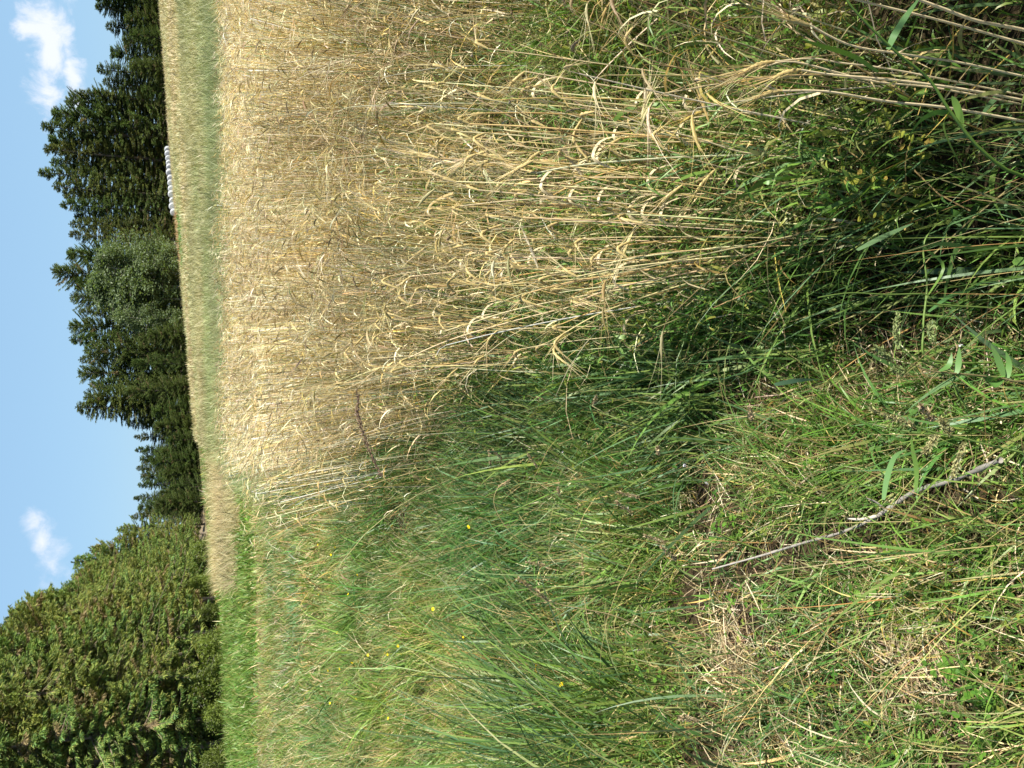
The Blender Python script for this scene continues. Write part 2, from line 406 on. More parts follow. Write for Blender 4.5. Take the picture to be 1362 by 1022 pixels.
    # tall coarse clumps
    for (cx, cy, s, n, l0, l1, w, leanaz) in [(-1.62, 3.15, 0.30, 560, 0.4, 0.85, 0.0085, 0.6), (-1.35, 2.2, 0.16, 90, 0.3, 0.6, 0.009, 0.4), (-1.15, 2.55, 0.22, 150, 0.35, 0.7, 0.007, 0.5), (-0.95, 3.5, 0.3, 240, 0.25, 0.5, 0.008, 1.2), (-1.75, 2.4, 0.22, 180, 0.4, 0.75, 0.008, 0.3),
                                      (-0.75, 2.9, 0.3, 260, 0.2, 0.42, 0.007, 2), (-0.2, 2.5, 0.35, 420, 0.25, 0.5, 0.006, 0.2), (-0.06, 3.1, 0.17, 560, 0.3, 0.6, 0.0085, 0.2), (0.08, 2.7, 0.1, 160, 0.3, 0.55, 0.009, 2.8), (0.45, 1.5, 0.12, 70, 0.25, 0.5, 0.010, 1.5), (0.25, 1.2, 0.12, 50, 0.2, 0.4, 0.010, 2.4), (0.62, 1.3, 0.12, 70, 0.25, 0.5, 0.010, 1.0), (0.15, 1.85, 0.1, 110, 0.25, 0.5, 0.009, 0.5), (0.3, 1.35, 0.12, 120, 0.2, 0.4, 0.0075, 2.6), (-0.25, 3.9, 0.2, 480, 0.3, 0.55, 0.0085, 1), (-0.02, 2.35, 0.15, 340, 0.2, 0.5, 0.0085, 2.0),
                                      (-0.5, 5.2, 0.4, 500, 0.25, 0.5, 0.007, 0.5), (-0.1, 1.3, 0.14, 90, 0.25, 0.45, 0.006, 2.6), (0.45, 1.25, 0.2, 140, 0.25, 0.5, 0.006, 1.0)]:
        x = cx + s * gaussp(n); y = cy + s * gaussp(n)
        blades(A, x, y, l0, l1, w, [(0.12, 0.21, 0.045), (0.08, 0.16, 0.04), (0.10, 0.18, 0.075), (0.17, 0.24, 0.055)], None, (0.15, 1.1), 7, lean=leanaz, tipdry=0.1)
    # brighter fresh grass strip by the wood
    x, y = R.uniform(-14, -3.4, 26000), R.uniform(20.5, 34, 26000)
    m = (x > -0.47 * y - 1) & (x < -0.17 * y)
    blades(A, x[m], y[m], 0.15, 0.4, 0.03, [(0.14, 0.24, 0.04), (0.10, 0.2, 0.03), (0.2, 0.26, 0.06)], None, (0.2, 1.2), 3)
    # small herbs and short blades on the thin ground beside the hollow
    n = 3800; x = -0.02 + 0.14 * gaussp(n); y = 1.55 + 0.35 * gaussp(n)
    k = branch_d(x, y) > 0.05; x, y = x[k], y[k]
    blades(A, x, y, 0.05, 0.2, 0.004, GREENS[:4] + [(0.2, 0.12, 0.05)], None, (0.3, 1.6), 4)
    tag(link('grass', A.mesh('grass'), M_GRASS), 'green and yellowish grass covering the verge left of the barley', 'grass', kind='stuff')
    tag(link('dry_grass', B.mesh('dry_grass'), M_STRAW), 'dry straw coloured blades and litter among the verge grass', 'dry grass', kind='stuff')
build_verge()

# ---- broad leaves: clover and weeds
def leaflets(acc, C0, nrm_tilt, size, col, az):
    """rounded leaflets (two quads folded along the midrib)"""
    n = len(C0)
    t = np.array((0, 0.22, 0.55, 0.85, 1.0)); w = np.array((0.12, 0.75, 1.0, 0.62, 0.04))
    d = np.stack((np.cos(az) * np.cos(nrm_tilt), np.sin(az) * np.cos(nrm_tilt), np.sin(nrm_tilt)), 1)
    P = C0[:, None] + d[:, None] * (t[None, :, None] * size[:, None, None])
    P[..., 2] -= (t ** 2)[None] * size[:, None] * 0.2
    acc.add(*ribbon_paths(P, size * 0.66, w, R.normal(0, 0.35, n), col))

def build_leaves():
    A = Acc()
    spots = [(-0.88, 1.35, 0.22, 130), (-0.5, 1.15, 0.2, 110), (-0.72, 1.75, 0.16, 60), (-0.3, 1.05, 0.2, 90), (-0.45, 1.9, 0.12, 60), (-1.0, 2.8, 0.25, 60), (-0.15, 1.5, 0.3, 60),
             (0.9, 1.9, 0.35, 160), (0.75, 2.5, 0.5, 300), (0.45, 3.4, 0.5, 260), (1.4, 2.6, 0.5, 200)]
    for (cx, cy, s, n) in spots:
        n = int(n * 1.5)
        x = cx + s * gaussp(n); y = cy + s * gaussp(n)
        z = hgt(x, y) + R.uniform(0.03, 0.12 if cx < 0.3 else 0.4, n)
        c = pal([(0.085, 0.20, 0.025), (0.12, 0.24, 0.03), (0.06, 0.15, 0.02), (0.2, 0.25, 0.04)], n)
        a0 = R.uniform(0, 2 * pi, n); sz = R.uniform(0.006, 0.015, n)
        kp = (branch_d(x, y) > 0.05) & (y > 0.95) & ((x < edge(y) - 0.5) | (y > 1.6)); x, y, z, c, a0, sz = x[kp], y[kp], z[kp], c[kp], a0[kp], sz[kp]; n = len(x)
        for k in range(3):
            leaflets(A, np.stack((x, y, z), 1), R.uniform(-0.2, 0.5, n), sz, c, a0 + k * 2.1)
    # a mossy light green cushion
    n = 2600; x = G3[0] + 0.06 * gaussp(n); y = G3[1] + 0.06 * gaussp(n)
    leaflets(A, np.stack((x, y, hgt(x, y) + R.uniform(0.01, 0.05, n)), 1), R.uniform(-0.2, 0.9, n), R.uniform(0.006, 0.013, n), pal([(0.24, 0.3, 0.04), (0.17, 0.26, 0.04), (0.32, 0.34, 0.06)], n), R.uniform(0, 6.28, n))
    tag(link('clover', A.mesh('clover'), M_LEAF), 'low clover and small round leaved weeds between the grasses', 'ground cover', kind='stuff')
build_leaves()

# ---------------------------------------------------------------- barley
def barley(x, y, S, Lf, A, E, H, lod, hgt_rng=(0.82, 1.1), lean=None, nod=(0.6, 2.0)):
    """stems -> S, leaves -> Lf, ears and awns -> E"""
    n = len(x)
    if n == 0: return
    wid = {0: 1.0, 1: 1.2, 2: 1.7, 3: 2.4}[lod]
    base = np.stack((x, y, hgt(x, y) - 0.01), 1)
    Hh = R.uniform(*hgt_rng, n) * (1 + 0.10 * vnoise(x, y, 1.1, 51))
    az = R.uniform(0, 2 * pi, n) if lean is None else lean + R.normal(size=n) * 0.8
    az = az * 0.35 + 3.2 * (1 + vnoise(x, y, 0.22, 95)) * 0.65 + 1.0
    th0 = np.abs(R.normal(0, 0.10, n)) + 0.10 * np.abs(vnoise(x, y, 0.3, 96)); th1 = th0 + np.abs(R.normal(0.12, 0.22, n))
    seg = {0: 7, 1: 5, 2: 3, 3: 2}[lod]
    P = arc_paths(base, az, Hh, th0, th1, seg, 1.6, 0.25)
    c = pal(STRAWS, n, 0.15, [0.28, 0.30, 0.14, 0.22, 0.06])
    green = R.random(n) < 0.06 + 0.2 * (vnoise(x, y, 1.7, 77) > 0.45); c[green] = (0.2, 0.26, 0.09)
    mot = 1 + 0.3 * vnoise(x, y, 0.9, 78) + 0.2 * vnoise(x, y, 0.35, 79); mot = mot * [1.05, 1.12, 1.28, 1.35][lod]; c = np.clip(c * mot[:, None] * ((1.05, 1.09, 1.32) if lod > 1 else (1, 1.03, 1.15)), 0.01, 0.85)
    if lod <= 1:
        rad = np.full((n, seg + 1), {0: 0.0017, 1: 0.0021}[lod]) * R.uniform(0.6, 1.35, n)[:, None] * np.linspace(1.15, 0.6, seg + 1)[None]
        S.add(*tube_paths(P, rad, 4 if lod == 0 else 3, c))
    else:
        S.add(*ribbon_paths(P, np.full(n, 0.0028 * wid), np.ones(seg + 1), R.uniform(0, pi, n), c))
    # ear: continues the stem and nods over
    nd = R.uniform(*nod, n); d_end = th1
    EL = R.uniform(0.045, 0.08, n)
    EL[R.random(n) < {0: 0.35, 1: 0.35, 2: 0.25, 3: 0.2}[lod]] = 0.006
    ks = {0: 7, 1: 5, 2: 3, 3: 2}[lod]
    nk = arc_paths(P[:, -1], az, R.uniform(0.02, 0.07, n), d_end, d_end + nd * 0.6, 2, 1)
    if lod <= 1: S.add(*tube_paths(nk, np.full((n, 3), 0.0009 * wid), 3, c))
    EP = arc_paths(nk[:, -1], az, EL, d_end + nd * 0.6, d_end + nd, ks, 1)
    ce = pal([(0.48, 0.39, 0.17), (0.58, 0.50, 0.28), (0.40, 0.30, 0.10), (0.27, 0.20, 0.10)], n, 0.15)
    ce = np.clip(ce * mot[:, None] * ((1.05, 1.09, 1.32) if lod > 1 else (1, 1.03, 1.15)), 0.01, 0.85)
    t = np.linspace(0, 1, ks + 1)
    prof = np.clip(np.sin(pi * (0.12 + 0.86 * t)) ** 0.6, 0.15, 1)
    if lod == 0:
        prof = prof * np.where(np.arange(ks + 1) % 2 == 0, 1.15, 0.8)
        E.add(*tube_paths(EP, 0.0042 * prof[None] * R.uniform(0.8, 1.2, n)[:, None], 6, ce, 0.6))
    else:
        E.add(*ribbon_paths(EP, np.full(n, 0.0056 * (wid ** 0.5)), prof, R.uniform(0, pi, n), ce))
        if lod == 1: E.add(*ribbon_paths(EP, np.full(n, 0.007), prof, R.uniform(0, pi, n), ce))
    # awns
    na = {0: 9, 1: 7, 2: 4, 3: 3}[lod]
    for a in range(na):
        f = (a + 0.5) / na; i = f * ks; i0 = int(i); b = EP[:, i0] * (1 - (i - i0)) + EP[:, min(i0 + 1, ks)] * (i - i0)
        T = EP[:, min(i0 + 1, ks)] - EP[:, i0]; T /= np.linalg.norm(T, axis=1, keepdims=True)
        sp = R.normal(size=(n, 3)) * 0.16
        d = T + sp; d /= np.linalg.norm(d, axis=1, keepdims=True)
        Ln = (R.uniform(0.08, 0.13, n) * np.where(EL < 0.01, 0.12, 1))[:, None]
        Q = np.stack((b, b + d * Ln * 0.5 + 0.0, b + (d + sp * 0.3) * Ln), 1)
        E.add(*ribbon_paths(Q, np.full(n, 0.0009 * wid ** 1.15), np.array((1.0, 0.75, 0.2)), R.uniform(0, pi, n), ce * 1.05))
    # dry leaves
    nl = {0: 2, 1: 2, 2: 1, 3: 1}[lod]
    for q in range(nl):
        f = R.uniform(0.15, 0.85, n); i = f * seg; i0 = np.minimum(i.astype(int), seg - 1); fr = (i - i0)[:, None]
        b = P[np.arange(n), i0] * (1 - fr) + P[np.arange(n), i0 + 1] * fr
        sg = 4 if lod <= 1 else 2
        LP = arc_paths(b, R.uniform(0, 2 * pi, n), R.uniform(0.08, 0.2, n), R.uniform(0.2, 0.8, n), R.uniform(1.5, 3.0, n), sg, 0.8, 0.5)
        t = np.linspace(0, 1, sg + 1)
        cl = np.clip(pal(STRAWS, n, 0.2, [0.25, 0.25, 0.15, 0.30, 0.05]) * mot[:, None], 0.01, 0.85)
        Lf.add(*ribbon_paths(LP, R.uniform(0.003, 0.007, n) * wid ** 0.8, np.clip(1 - t ** 2, 0.1, 1), R.uniform(-1, 1, n)[:, None] + t[None] * R.normal(0, 1.2, n)[:, None], cl))

def build_barley():
    A = Acc(); G = Acc()
    for (y0, y1, dens, lod) in [(1.2, 3.0, 215, 0), (3.0, 5.8, 290, 1), (5.8, 10, 420, 2), (10, YBACK + 0.6, 330, 3)]:
        x, y = scatter(y0, y1, dens, 0.3, 1.9)
        if lod <= 1:      # drawn together into loose bundles
            cx, cy = scatter(y0, y1, 22, 0.3, 1.9); j = R.integers(0, len(cx), len(x)); q = R.random(len(x)) < 0.7
            x = np.where(q, cx[j] + R.normal(0, 0.045, len(x)), x); y = np.where(q, cy[j] + R.normal(0, 0.045, len(x)), y)
        crop, far, pale = zones(x, y)
        ex = edge(y)
        # ragged thinner rim, thinner patches
        crop &= (y > 1.25) | (x > 1.05)
        k = crop & (R.random(len(x)) < np.clip(0.25 + (x - ex) / 0.45, 0, 1)) & ((vnoise(x, y, 0.5, 61) + 0.5 * vnoise(x, y, 0.2, 62) > -0.25) | (y > 4.5))
        barley(x[k], y[k], A, A, A, A, 0, lod)
    x, y = R.uniform(1.0, 3.2, 2600), R.uniform(-1.6, 1.25, 2600)
    barley(x, y, A, A, A, A, 0, 1)
    # the bright clumps that lean out over the verge
    for (cx, cy, s, n, lz) in [(0.1, 4.3, 0.16, 90, 2.6), (-0.2, 5.3, 0.2, 120, 2.4), (0.62, 2.9, 0.12, 26, 2.9), (0.35, 3.4, 0.12, 34, 2.6), (-0.75, 8.6, 0.3, 160, 2.6), (-0.5, 6.9, 0.25, 150, 2.4)]:
        x = cx + s * gaussp(n); y = cy + s * 1.8 * gaussp(n)
        barley(x, y, A, A, A, A, 0, 1 if cy < 6 else 2, lean=lz)
    # short broken straw lying low between the stalks
    n = 9000; x, y = scatter(1.15, 7, 300, 0.2, 1.5); k = x > edge(y) - 0.12; x, y = x[k], y[k]; n = len(x)
    base = np.stack((x, y, hgt(x, y) + R.uniform(0.0, 0.35, n)), 1)
    P = arc_paths(base, R.uniform(0, 2 * pi, n), R.uniform(0.08, 0.35, n), R.uniform(0.4, 1.6, n), R.uniform(0.6, 1.9, n), 3, 1, 0.3)
    A.add(*ribbon_paths(P, R.uniform(0.0015, 0.004, n), np.array((1, 1, 1, 0.3)), R.uniform(0, pi, n), pal(STRAWS, n, 0.2)))
    tag(link('barley_crop', A.mesh('barley_crop'), M_STRAW), 'ripe golden barley crop with bearded nodding ears', 'crop', kind='stuff')
    # green undergrowth below the barley
    for (y0, y1, dens, w, seg) in [(0.6, 3.2, 2300, 0.0042, 4), (3.2, 7, 800, 0.006, 3), (7, 13, 160, 0.013, 2)]:
        x, y = scatter(y0, y1, dens, 0.2, 1.0)
        crop, far, pale = zones(x, y); k = crop & (vnoise(x, y, 0.6, 71) > -0.5); x, y = x[k], y[k]
        nn = len(x); hi = 0.24 if y0 < 3 else 0.42
        tl = (vnoise(x, y, 0.7, 97) > 0.6) & (y > 2.6)
        blades(G, x[tl], y[tl], 0.3, 0.7, w * 1.1, [(0.12, 0.22, 0.035), (0.17, 0.25, 0.05), (0.25, 0.27, 0.08)], None, (0.3, 1.5), seg + 1)
        blades(G, x, y, 0.08, hi, w * 0.8, [(0.08, 0.16, 0.026), (0.055, 0.12, 0.022), (0.12, 0.18, 0.035), (0.20, 0.19, 0.06)], None, (0.3, 1.9), seg)  # low blades coloured darker to stand for light blocked inside the crop
        # fine hanging weed leaves at all heights
        m = R.random(nn) < 0.5
        blades(G, x[m], y[m], 0.05, 0.14, w * 1.3, [(0.10, 0.19, 0.03), (0.13, 0.22, 0.04), (0.2, 0.22, 0.06)], None, (0.6, 2.2), 3, z0=R.uniform(0.05, 0.5, m.sum()))
    n = 2600; y = R.uniform(1.3, 4.6, n); x = edge(y) + R.uniform(-0.15, 0.6, n)
    k = vnoise(x, y, 0.3, 98) > 0.0; blades(G, x[k], y[k], 0.15, 0.5, 0.0045, [(0.08, 0.17, 0.03), (0.12, 0.2, 0.035), (0.06, 0.13, 0.03), (0.2, 0.22, 0.06)], None, (0.3, 1.6), 5)
    k = vnoise(x, y, 0.25, 99) > 0.15; m = k.sum()
    blades(G, np.repeat(x[k], 3) + R.normal(0, 0.03, m * 3), np.repeat(y[k], 3) + R.normal(0, 0.03, m * 3), 0.02, 0.06, 0.009, [(0.09, 0.19, 0.03), (0.13, 0.23, 0.04), (0.24, 0.26, 0.05)], None, (0.5, 1.8), 3, z0=R.uniform(0.03, 0.4, m * 3))
    tag(link('undergrowth', G.mesh('undergrowth'), M_GRASS), 'green weeds growing up between the barley stalks', 'weeds', kind='stuff')
build_barley()

# ---- far crop: green next to the barley, pale and ripe beyond
def build_far():
    A = Acc()
    for (y0, y1, dens, L0, L1, w, seg) in [(YBACK, 20, 1000, 0.35, 0.75, 0.009, 3), (20, 32, 420, 0.35, 0.7, 0.014, 2), (32, 60, 100, 0.35, 0.6, 0.028, 2), (60, 128, 16, 0.35, 0.55, 0.07, 2)]:
        x, y = scatter(y0, y1, dens, 1, 3)
        crop, far, pale = zones(x, y); k = far | (pale & (R.random(len(x)) < 0.6)); x, y = x[k], y[k]; pl = pale[k]
        c = far_col(x, y); c[pl] = (0.42, 0.36, 0.18)
        hd = R.random(len(x)) < 0.28
        c[hd] = c[hd] * 0.4 + np.array((0.40, 0.38, 0.22)) * 0.6
        c *= (1 + 0.2 * vnoise(x, y, 3.1, 12) + 0.16 * vnoise(x, y, 0.7, 13))[:, None]
        c *= np.stack((1 + 0.15 * vnoise(x, y, 5.0, 14), np.ones(len(x)), 1 + 0.1 * vnoise(x, y, 5.0, 14)), 1)
        blades(A, x, y, L0, L1, w, [(1, 1, 1)], None, (0.2, 1.2), seg, jit=0.2, hue=c / 0.9, tipdry=0)
    tag(link('far_crop', A.mesh('far_crop'), M_STRAW), 'green crop turning pale beige up the slope behind the barley', 'crop', kind='stuff')
build_far()

# ---------------------------------------------------------------- trees
def spruce_mesh(seed, H, Rm, dens=1.0, droop=0.35, tip=1.0, bare=0.1, gaps=0.25, size=0.34, sh=0.8):
    """returns (crown mesh, trunk mesh) of a conifer of height H and crown radius Rm, base at the origin"""
    rs = np.random.default_rng(seed)
    A = Acc(); T = Acc()
    nb = int(26 * H * dens)
    zf = rs.random(nb) ** 0.92
    z = H * (bare + (1 - bare) * zf) - 0.15
    rel = 1 - (z / H)
    env = Rm * np.clip(rel, 0, 1) ** sh * (1 - 0.35 * sstep(0.75, 1.0, rel))
    az = rs.uniform(0, 2 * pi, nb)
    lump = 1 + gaps * np.sin(az * 3 + z * 1.3 + seed) * 0.6 + gaps * np.sin(az * 2 - z * 2.1 + seed * 2) * 0.7
    Lb = env * lump * rs.uniform(0.62, 1.12, nb) + 0.16
    # branch curves: out, sagging, tip lifting
    k = 7; t = np.linspace(0, 1, k)
    up = np.where(rel < 0.25, 0.55, 0.1) * rs.uniform(0.4, 1.4, nb)
    P = np.zeros((nb, k, 3))
    P[..., 0] = np.cos(az)[:, None] * Lb[:, None] * t; P[..., 1] = np.sin(az)[:, None] * Lb[:, None] * t
    P[..., 2] = z[:, None] + Lb[:, None] * (up[:, None] * t - droop * rs.uniform(0.6, 1.5, nb)[:, None] * (t ** 1.4) + 0.22 * t ** 3)
    rad = (0.012 + 0.012 * Lb)[:, None] * (1 - 0.85 * t)[None]
    T.add(*tube_paths(P, rad, 3, np.tile((0.16, 0.125, 0.09), (nb, 1))))
    # sprigs
    per = np.maximum(8, (Lb / size * 24 * dens ** 0.3).astype(int))
    ib = np.repeat(np.arange(nb), per); n = len(ib)
    f = rs.random(n) ** 0.6
    fi = f * (k - 1); i0 = np.minimum(fi.astype(int), k - 2); fr = (fi - i0)[:, None]
    b = P[ib, i0] * (1 - fr) + P[ib, i0 + 1] * fr
    d = P[ib, i0 + 1] - P[ib, i0]; d /= np.linalg.norm(d, axis=1, keepdims=True)
    side = np.cross(d, (0, 0, 1.0)); side /= np.linalg.norm(side, axis=1, keepdims=True)
    s = rs.normal(size=n)
    q = d * rs.uniform(0.5, 1.2, n)[:, None] + side * s[:, None] * 0.65 + np.array((0, 0, -1.0)) * rs.uniform(-0.1, 0.8, n)[:, None]
    q /= np.linalg.norm(q, axis=1, keepdims=True)
    ln = size * rs.uniform(0.5, 1.25, n) * (1.15 - 0.5 * f)
    Q = np.stack((b, b + q * (ln * 0.5)[:, None], b + q * ln[:, None] + np.array((0, 0, -0.12)) * ln[:, None]), 1)
    c0 = np.array([(0.05, 0.085, 0.022), (0.068, 0.102, 0.024), (0.038, 0.07, 0.024), (0.09, 0.12, 0.03)])[rs.integers(0, 4, n)]
    c0 = c0 * rs.uniform(0.75, 1.35, nb)[ib][:, None] * np.array((1 + 0.12 * (seed % 4), 1.0, 1.0)) * (1.6 if tip > 1.5 else 1.05)
    near_ = tip > 1.5
    brn = (rs.random(nb) < (0.09 if near_ else 0.015))[ib]; c0[brn] = (0.17, 0.13, 0.07)
    if near_: c0[f < 0.35] = c0[f < 0.35] * 0.5 + np.array((0.12, 0.095, 0.055)) * 0.5
    roll = rs.uniform(0, pi, n)
    A.add(*ribbon_paths(Q, ln * rs.uniform(0.09, 0.19, n), np.array((0.7, 1.0, 0.25)), roll, c0, np.clip(c0 * np.array((1.3, 1.3, 1.1)) * tip, 0, 0.4)))
    # leader
    m = 40; zz = H * (1 - 0.06 * rs.random(m)); aa = rs.uniform(0, 2 * pi, m)
    b = np.stack((np.zeros(m), np.zeros(m), zz), 1)
    q = np.stack((np.cos(aa) * 0.6, np.sin(aa) * 0.6, np.full(m, 0.9)), 1)
    Q = b[:, None] + q[:, None] * (np.array((0, 0.5, 1.0))[None, :, None] * size * 0.6)
    A.add(*ribbon_paths(Q, np.full(m, size * 0.2), np.array((0.6, 1, 0.1)), rs.uniform(0, pi, m), np.tile((0.055, 0.09, 0.028), (m, 1))))
    zt = np.linspace(-0.3, H * 0.985, 9); TP = np.stack((0.06 * np.sin(zt * 0.5 + seed), 0.05 * np.cos(zt * 0.7), zt), 1)[None]
    T.add(*tube_paths(TP, (0.013 * H * (1 - zt / H * 0.97) + 0.012)[None], 7, np.array([(0.17, 0.14, 0.11)])))
    return A.mesh('crown'), T.mesh('trunk')

def birch_mesh(seed, H, Rm, low=0.06, trunk=(0.42, 0.40, 0.36), nb=70, nl=7500, cm=1.0):
    rs = np.random.default_rng(seed); A = Acc(); T = Acc()
    zt = np.linspace(-0.3, H * 0.96, 12)
    bx = 0.18 * np.sin(zt * 0.35 + seed); by = 0.12 * np.cos(zt * 0.5 + seed)
    TP = np.stack((bx, by, zt), 1)
    T.add(*tube_paths(TP[None], (0.011 * H * (1 - zt / H * 0.93))[None], 7, np.array([trunk])))
    zf = rs.random(nb); z = H * (low + (0.97 - low) * zf)
    rel = zf
    env = Rm * np.sqrt(np.clip(np.sin(pi * (0.10 + 0.88 * rel)), 0.02, 1)) * rs.uniform(0.35, 1.25, nb)
    az = rs.uniform(0, 2 * pi, nb); k = 6; t = np.linspace(0, 1, k)
    P = np.zeros((nb, k, 3)); bxi = np.interp(z, zt, bx); byi = np.interp(z, zt, by)
    P[..., 0] = bxi[:, None] + np.cos(az)[:, None] * env[:, None] * t; P[..., 1] = byi[:, None] + np.sin(az)[:, None] * env[:, None] * t
    P[..., 2] = z[:, None] + env[:, None] * (0.9 * t - 0.75 * t ** 2.2)
    T.add(*tube_paths(P, (0.03 * (1 - 0.8 * t))[None] * np.ones((nb, 1)), 3, np.tile((0.28, 0.25, 0.22), (nb, 1))))
    n = nl; ib = rs.integers(0, nb, n); f = rs.random(n) ** 0.55; fi = f * (k - 1); i0 = np.minimum(fi.astype(int), k - 2); fr = (fi - i0)[:, None]
    b = P[ib, i0] * (1 - fr) + P[ib, i0 + 1] * fr + rs.normal(size=(n, 3)) * np.array((0.26, 0.26, 0.22))
    b[:, 2] -= rs.random(n) ** 2 * 0.9
    q = rs.normal(size=(n, 3)); q[:, 2] -= 0.8; q /= np.linalg.norm(q, axis=1, keepdims=True)
    ln = rs.uniform(0.12, 0.2, n) * (1.5 if H > 5 else 1.0)
    Q = b[:, None] + q[:, None] * (np.array((0, 0.5, 1))[None, :, None] * ln[:, None, None])
    c = cm * np.array([(0.12, 0.165, 0.075), (0.14, 0.18, 0.08), (0.095, 0.135, 0.06)])[rs.integers(0, 3, n)] * rs.uniform(0.85, 1.2, nb)[ib][:, None]
    if H < 5: c = c * np.array((1.15, 1.1, 0.5))
    A.add(*ribbon_paths(Q, ln * 0.62, np.array((0.3, 1, 0.2)), rs.uniform(0, pi, n), c))
    return A.mesh('crown'), T.mesh('trunk')

def pine_tree_mesh(seed, H, Rm):   # rounder, looser conifer
    return spruce_mesh(seed, H, Rm, 1.05, 0.05, 1.1, 0.12, 0.45, 0.36, 0.55)

PROTO = {}
for i in range(4): PROTO['spruce', i] = spruce_mesh(100 + i, 18, 3.3, 0.9, [0.38, 0.3, 0.42, 0.25][i], 1.0, 0.02, 0.22 + 0.06 * i, 0.42, 0.72)
for i in range(2): PROTO['pine', i] = spruce_mesh(140 + i, 15, 3.6, 0.95, 0.08, 1.15, 0.04, 0.42, 0.42, 0.55)
for i in range(2): PROTO['birch', i] = birch_mesh(160 + i, 12, 2.5)
for i in range(4): PROTO['edge', i] = spruce_mesh(180 + i, 11, 2.3, 1.15, [0.45, 0.25, 0.55, 0.15][i], 1.65, [0.15, 0.06, 0.2, 0.10][i], 0.55, 0.30, 0.6)
for i in range(2): PROTO['bush', i] = birch_mesh(170 + i, 3, 1.7, 0.02, (0.12, 0.10, 0.08), 40, 6000, [0.9, 1.25][i])
REFH = {'bush': 3, 'spruce': 18, 'pine': 15, 'birch': 12, 'edge': 11}
ORD = ['first', 'second', 'third', 'fourth', 'fifth', 'sixth', 'seventh', 'eighth', 'ninth', 'tenth', 'eleventh', 'twelfth', 'thirteenth', 'fourteenth', 'fifteenth', 'sixteenth', 'seventeenth', 'eighteenth', 'nineteenth', 'twentieth']

NTREE = 0
def tree(kind, x, y, H, wscale, label, group, name):
    global NTREE
    nv = len([k for k in PROTO if k[0] == kind]); v = NTREE % nv; NTREE += 1
    cm_, tm_ = PROTO[kind, v]
    s = H / REFH[kind]
    root = empty(name, (x, y, float(hgt(x, y)) - 0.1)); root.rotation_euler = (0, 0, R.uniform(0, 6.28)); root.scale = (s * wscale, s * wscale, s)
    a = link('crown', cm_, None, root); b = link('trunk', tm_, None, root)
    tag(root, label, 'tree', group)
    return root
for (k, i), (c_, t_) in PROTO.items():
    c_.materials.append(M_LEAF if k in ('birch', 'bush') else M_NEEDLE); t_.materials.append(M_BARK)

def tree_px(kind, py, Y, topx, ws, label, group, name):
    """tree standing at distance Y in the direction of photo row py, its tip at photo column topx"""
    a, _ = pdir(240, py); x = a * Y
    _, e = pdir(topx, py); H = EYE + Y * e - float(hgt(x, Y)) + 0.1
    return tree(kind, x, Y, max(H, 2.0), ws, label, group, name)

# right hand group behind the pale field (photo row, distance, tip column, kind, width)
right = [(2, 128, 100, 'spruce', 1.6), (27, 130, 126, 'spruce', 2.0), (50, 132, 140, 'spruce', 2.1), (64, 127, 162, 'pine', 1.7), (82, 134, 147, 'pine', 1.9), (106, 130, 128, 'spruce', 1.9), (122, 132, 136, 'spruce', 1.9), (92, 126, 186, 'pine', 2.0), (14, 131, 128, 'pine', 1.8), (36, 126, 165, 'pine', 1.9)]
G = 'spruces at the right end of the far tree line'
for i, (py, Y, tx, kd, ws) in enumerate(right):
    lab = [None, 'spruce beside the tallest dark one at the right end of the far tree line', None][0]
    tree_px(kd, py, Y, tx, ws, 'dark conifer behind the pale field, %s from the right end of the far tree line' % ORD[i], G, 'spruce_tree' if kd == 'spruce' else 'bushy_tree')
behind = [(140, 142, 105, 'spruce', 1.2), (152, 144, 88, 'pine', 1.15), (170, 143, 70, 'pine', 1.2), (188, 142, 54, 'spruce', 1.25), (205, 146, 66, 'pine', 1.2), (216, 142, 58, 'spruce', 1.15), (232, 145, 66, 'spruce', 1.2), (246, 142, 50, 'spruce', 1.1),
          (262, 140, 70, 'spruce', 1.2), (272, 143, 84, 'spruce', 1.1), (284, 138, 79, 'spruce', 1.1), (298, 139, 98, 'spruce', 1.2), (308, 136, 92, 'spruce', 1.1), (321, 134, 92, 'spruce', 1.1)]
G = 'tall spruces behind the row of bales'
for i, (py, Y, tx, kd, ws) in enumerate(behind):
    tree_px(kd, py, Y + 13, tx, ws * 1.08, 'tall dark spruce behind the white bales, %s from the right in its stand' % ORD[i], G, 'spruce_tree')
for i, (py, Y, tx, ws) in enumerate([(345, 128, 90, 1.1), (370, 126, 70, 1.1), (386, 125, 100, 1.0), (402, 124, 94, 1.0)]):
    tree_px('pine', py, Y, tx, ws, 'conifer rising behind the pale green birches, %s from the right' % ORD[i], 'conifers behind the birches', 'pine_tree')
for i, (py, Y, tx, ws, lab) in enumerate([(346, 112, 130, 1.35, 'round pale green birch at the right of the birch group'), (363, 110, 122, 1.3, 'birch with a thin white trunk, second from the right in the birch group'),
                                          (384, 111, 114, 1.35, 'tallest grey green birch in the birch group'), (400, 112, 122, 1.1, 'birch at the left side of the broad birch group'),
                                          (424, 108, 148, 0.95, 'small light green birch with two white stems left of the birch group'), (338, 114, 170, 1.2, 'low bright birch bush at the right foot of the birch group')]):
    tree_px('birch', py, Y, tx, ws * 1.2, lab, 'birches in the far tree line', 'birch_tree')
mid = [(418, 116, 104, 'spruce', 1.0), (437, 118, 92, 'pine', 1.1), (455, 116, 93, 'spruce', 1.2), (468, 112, 112, 'pine', 1.0), (480, 114, 105, 'spruce', 1.15), (497, 113, 104, 'pine', 1.0), (512, 112, 118, 'spruce', 1.2), (528, 108, 112, 'pine', 1.2), (541, 107, 101, 'spruce', 1.7), (520, 104, 165, 'pine', 1.0), (484, 105, 175, 'pine', 1.0), (452, 106, 182, 'pine', 0.9)]
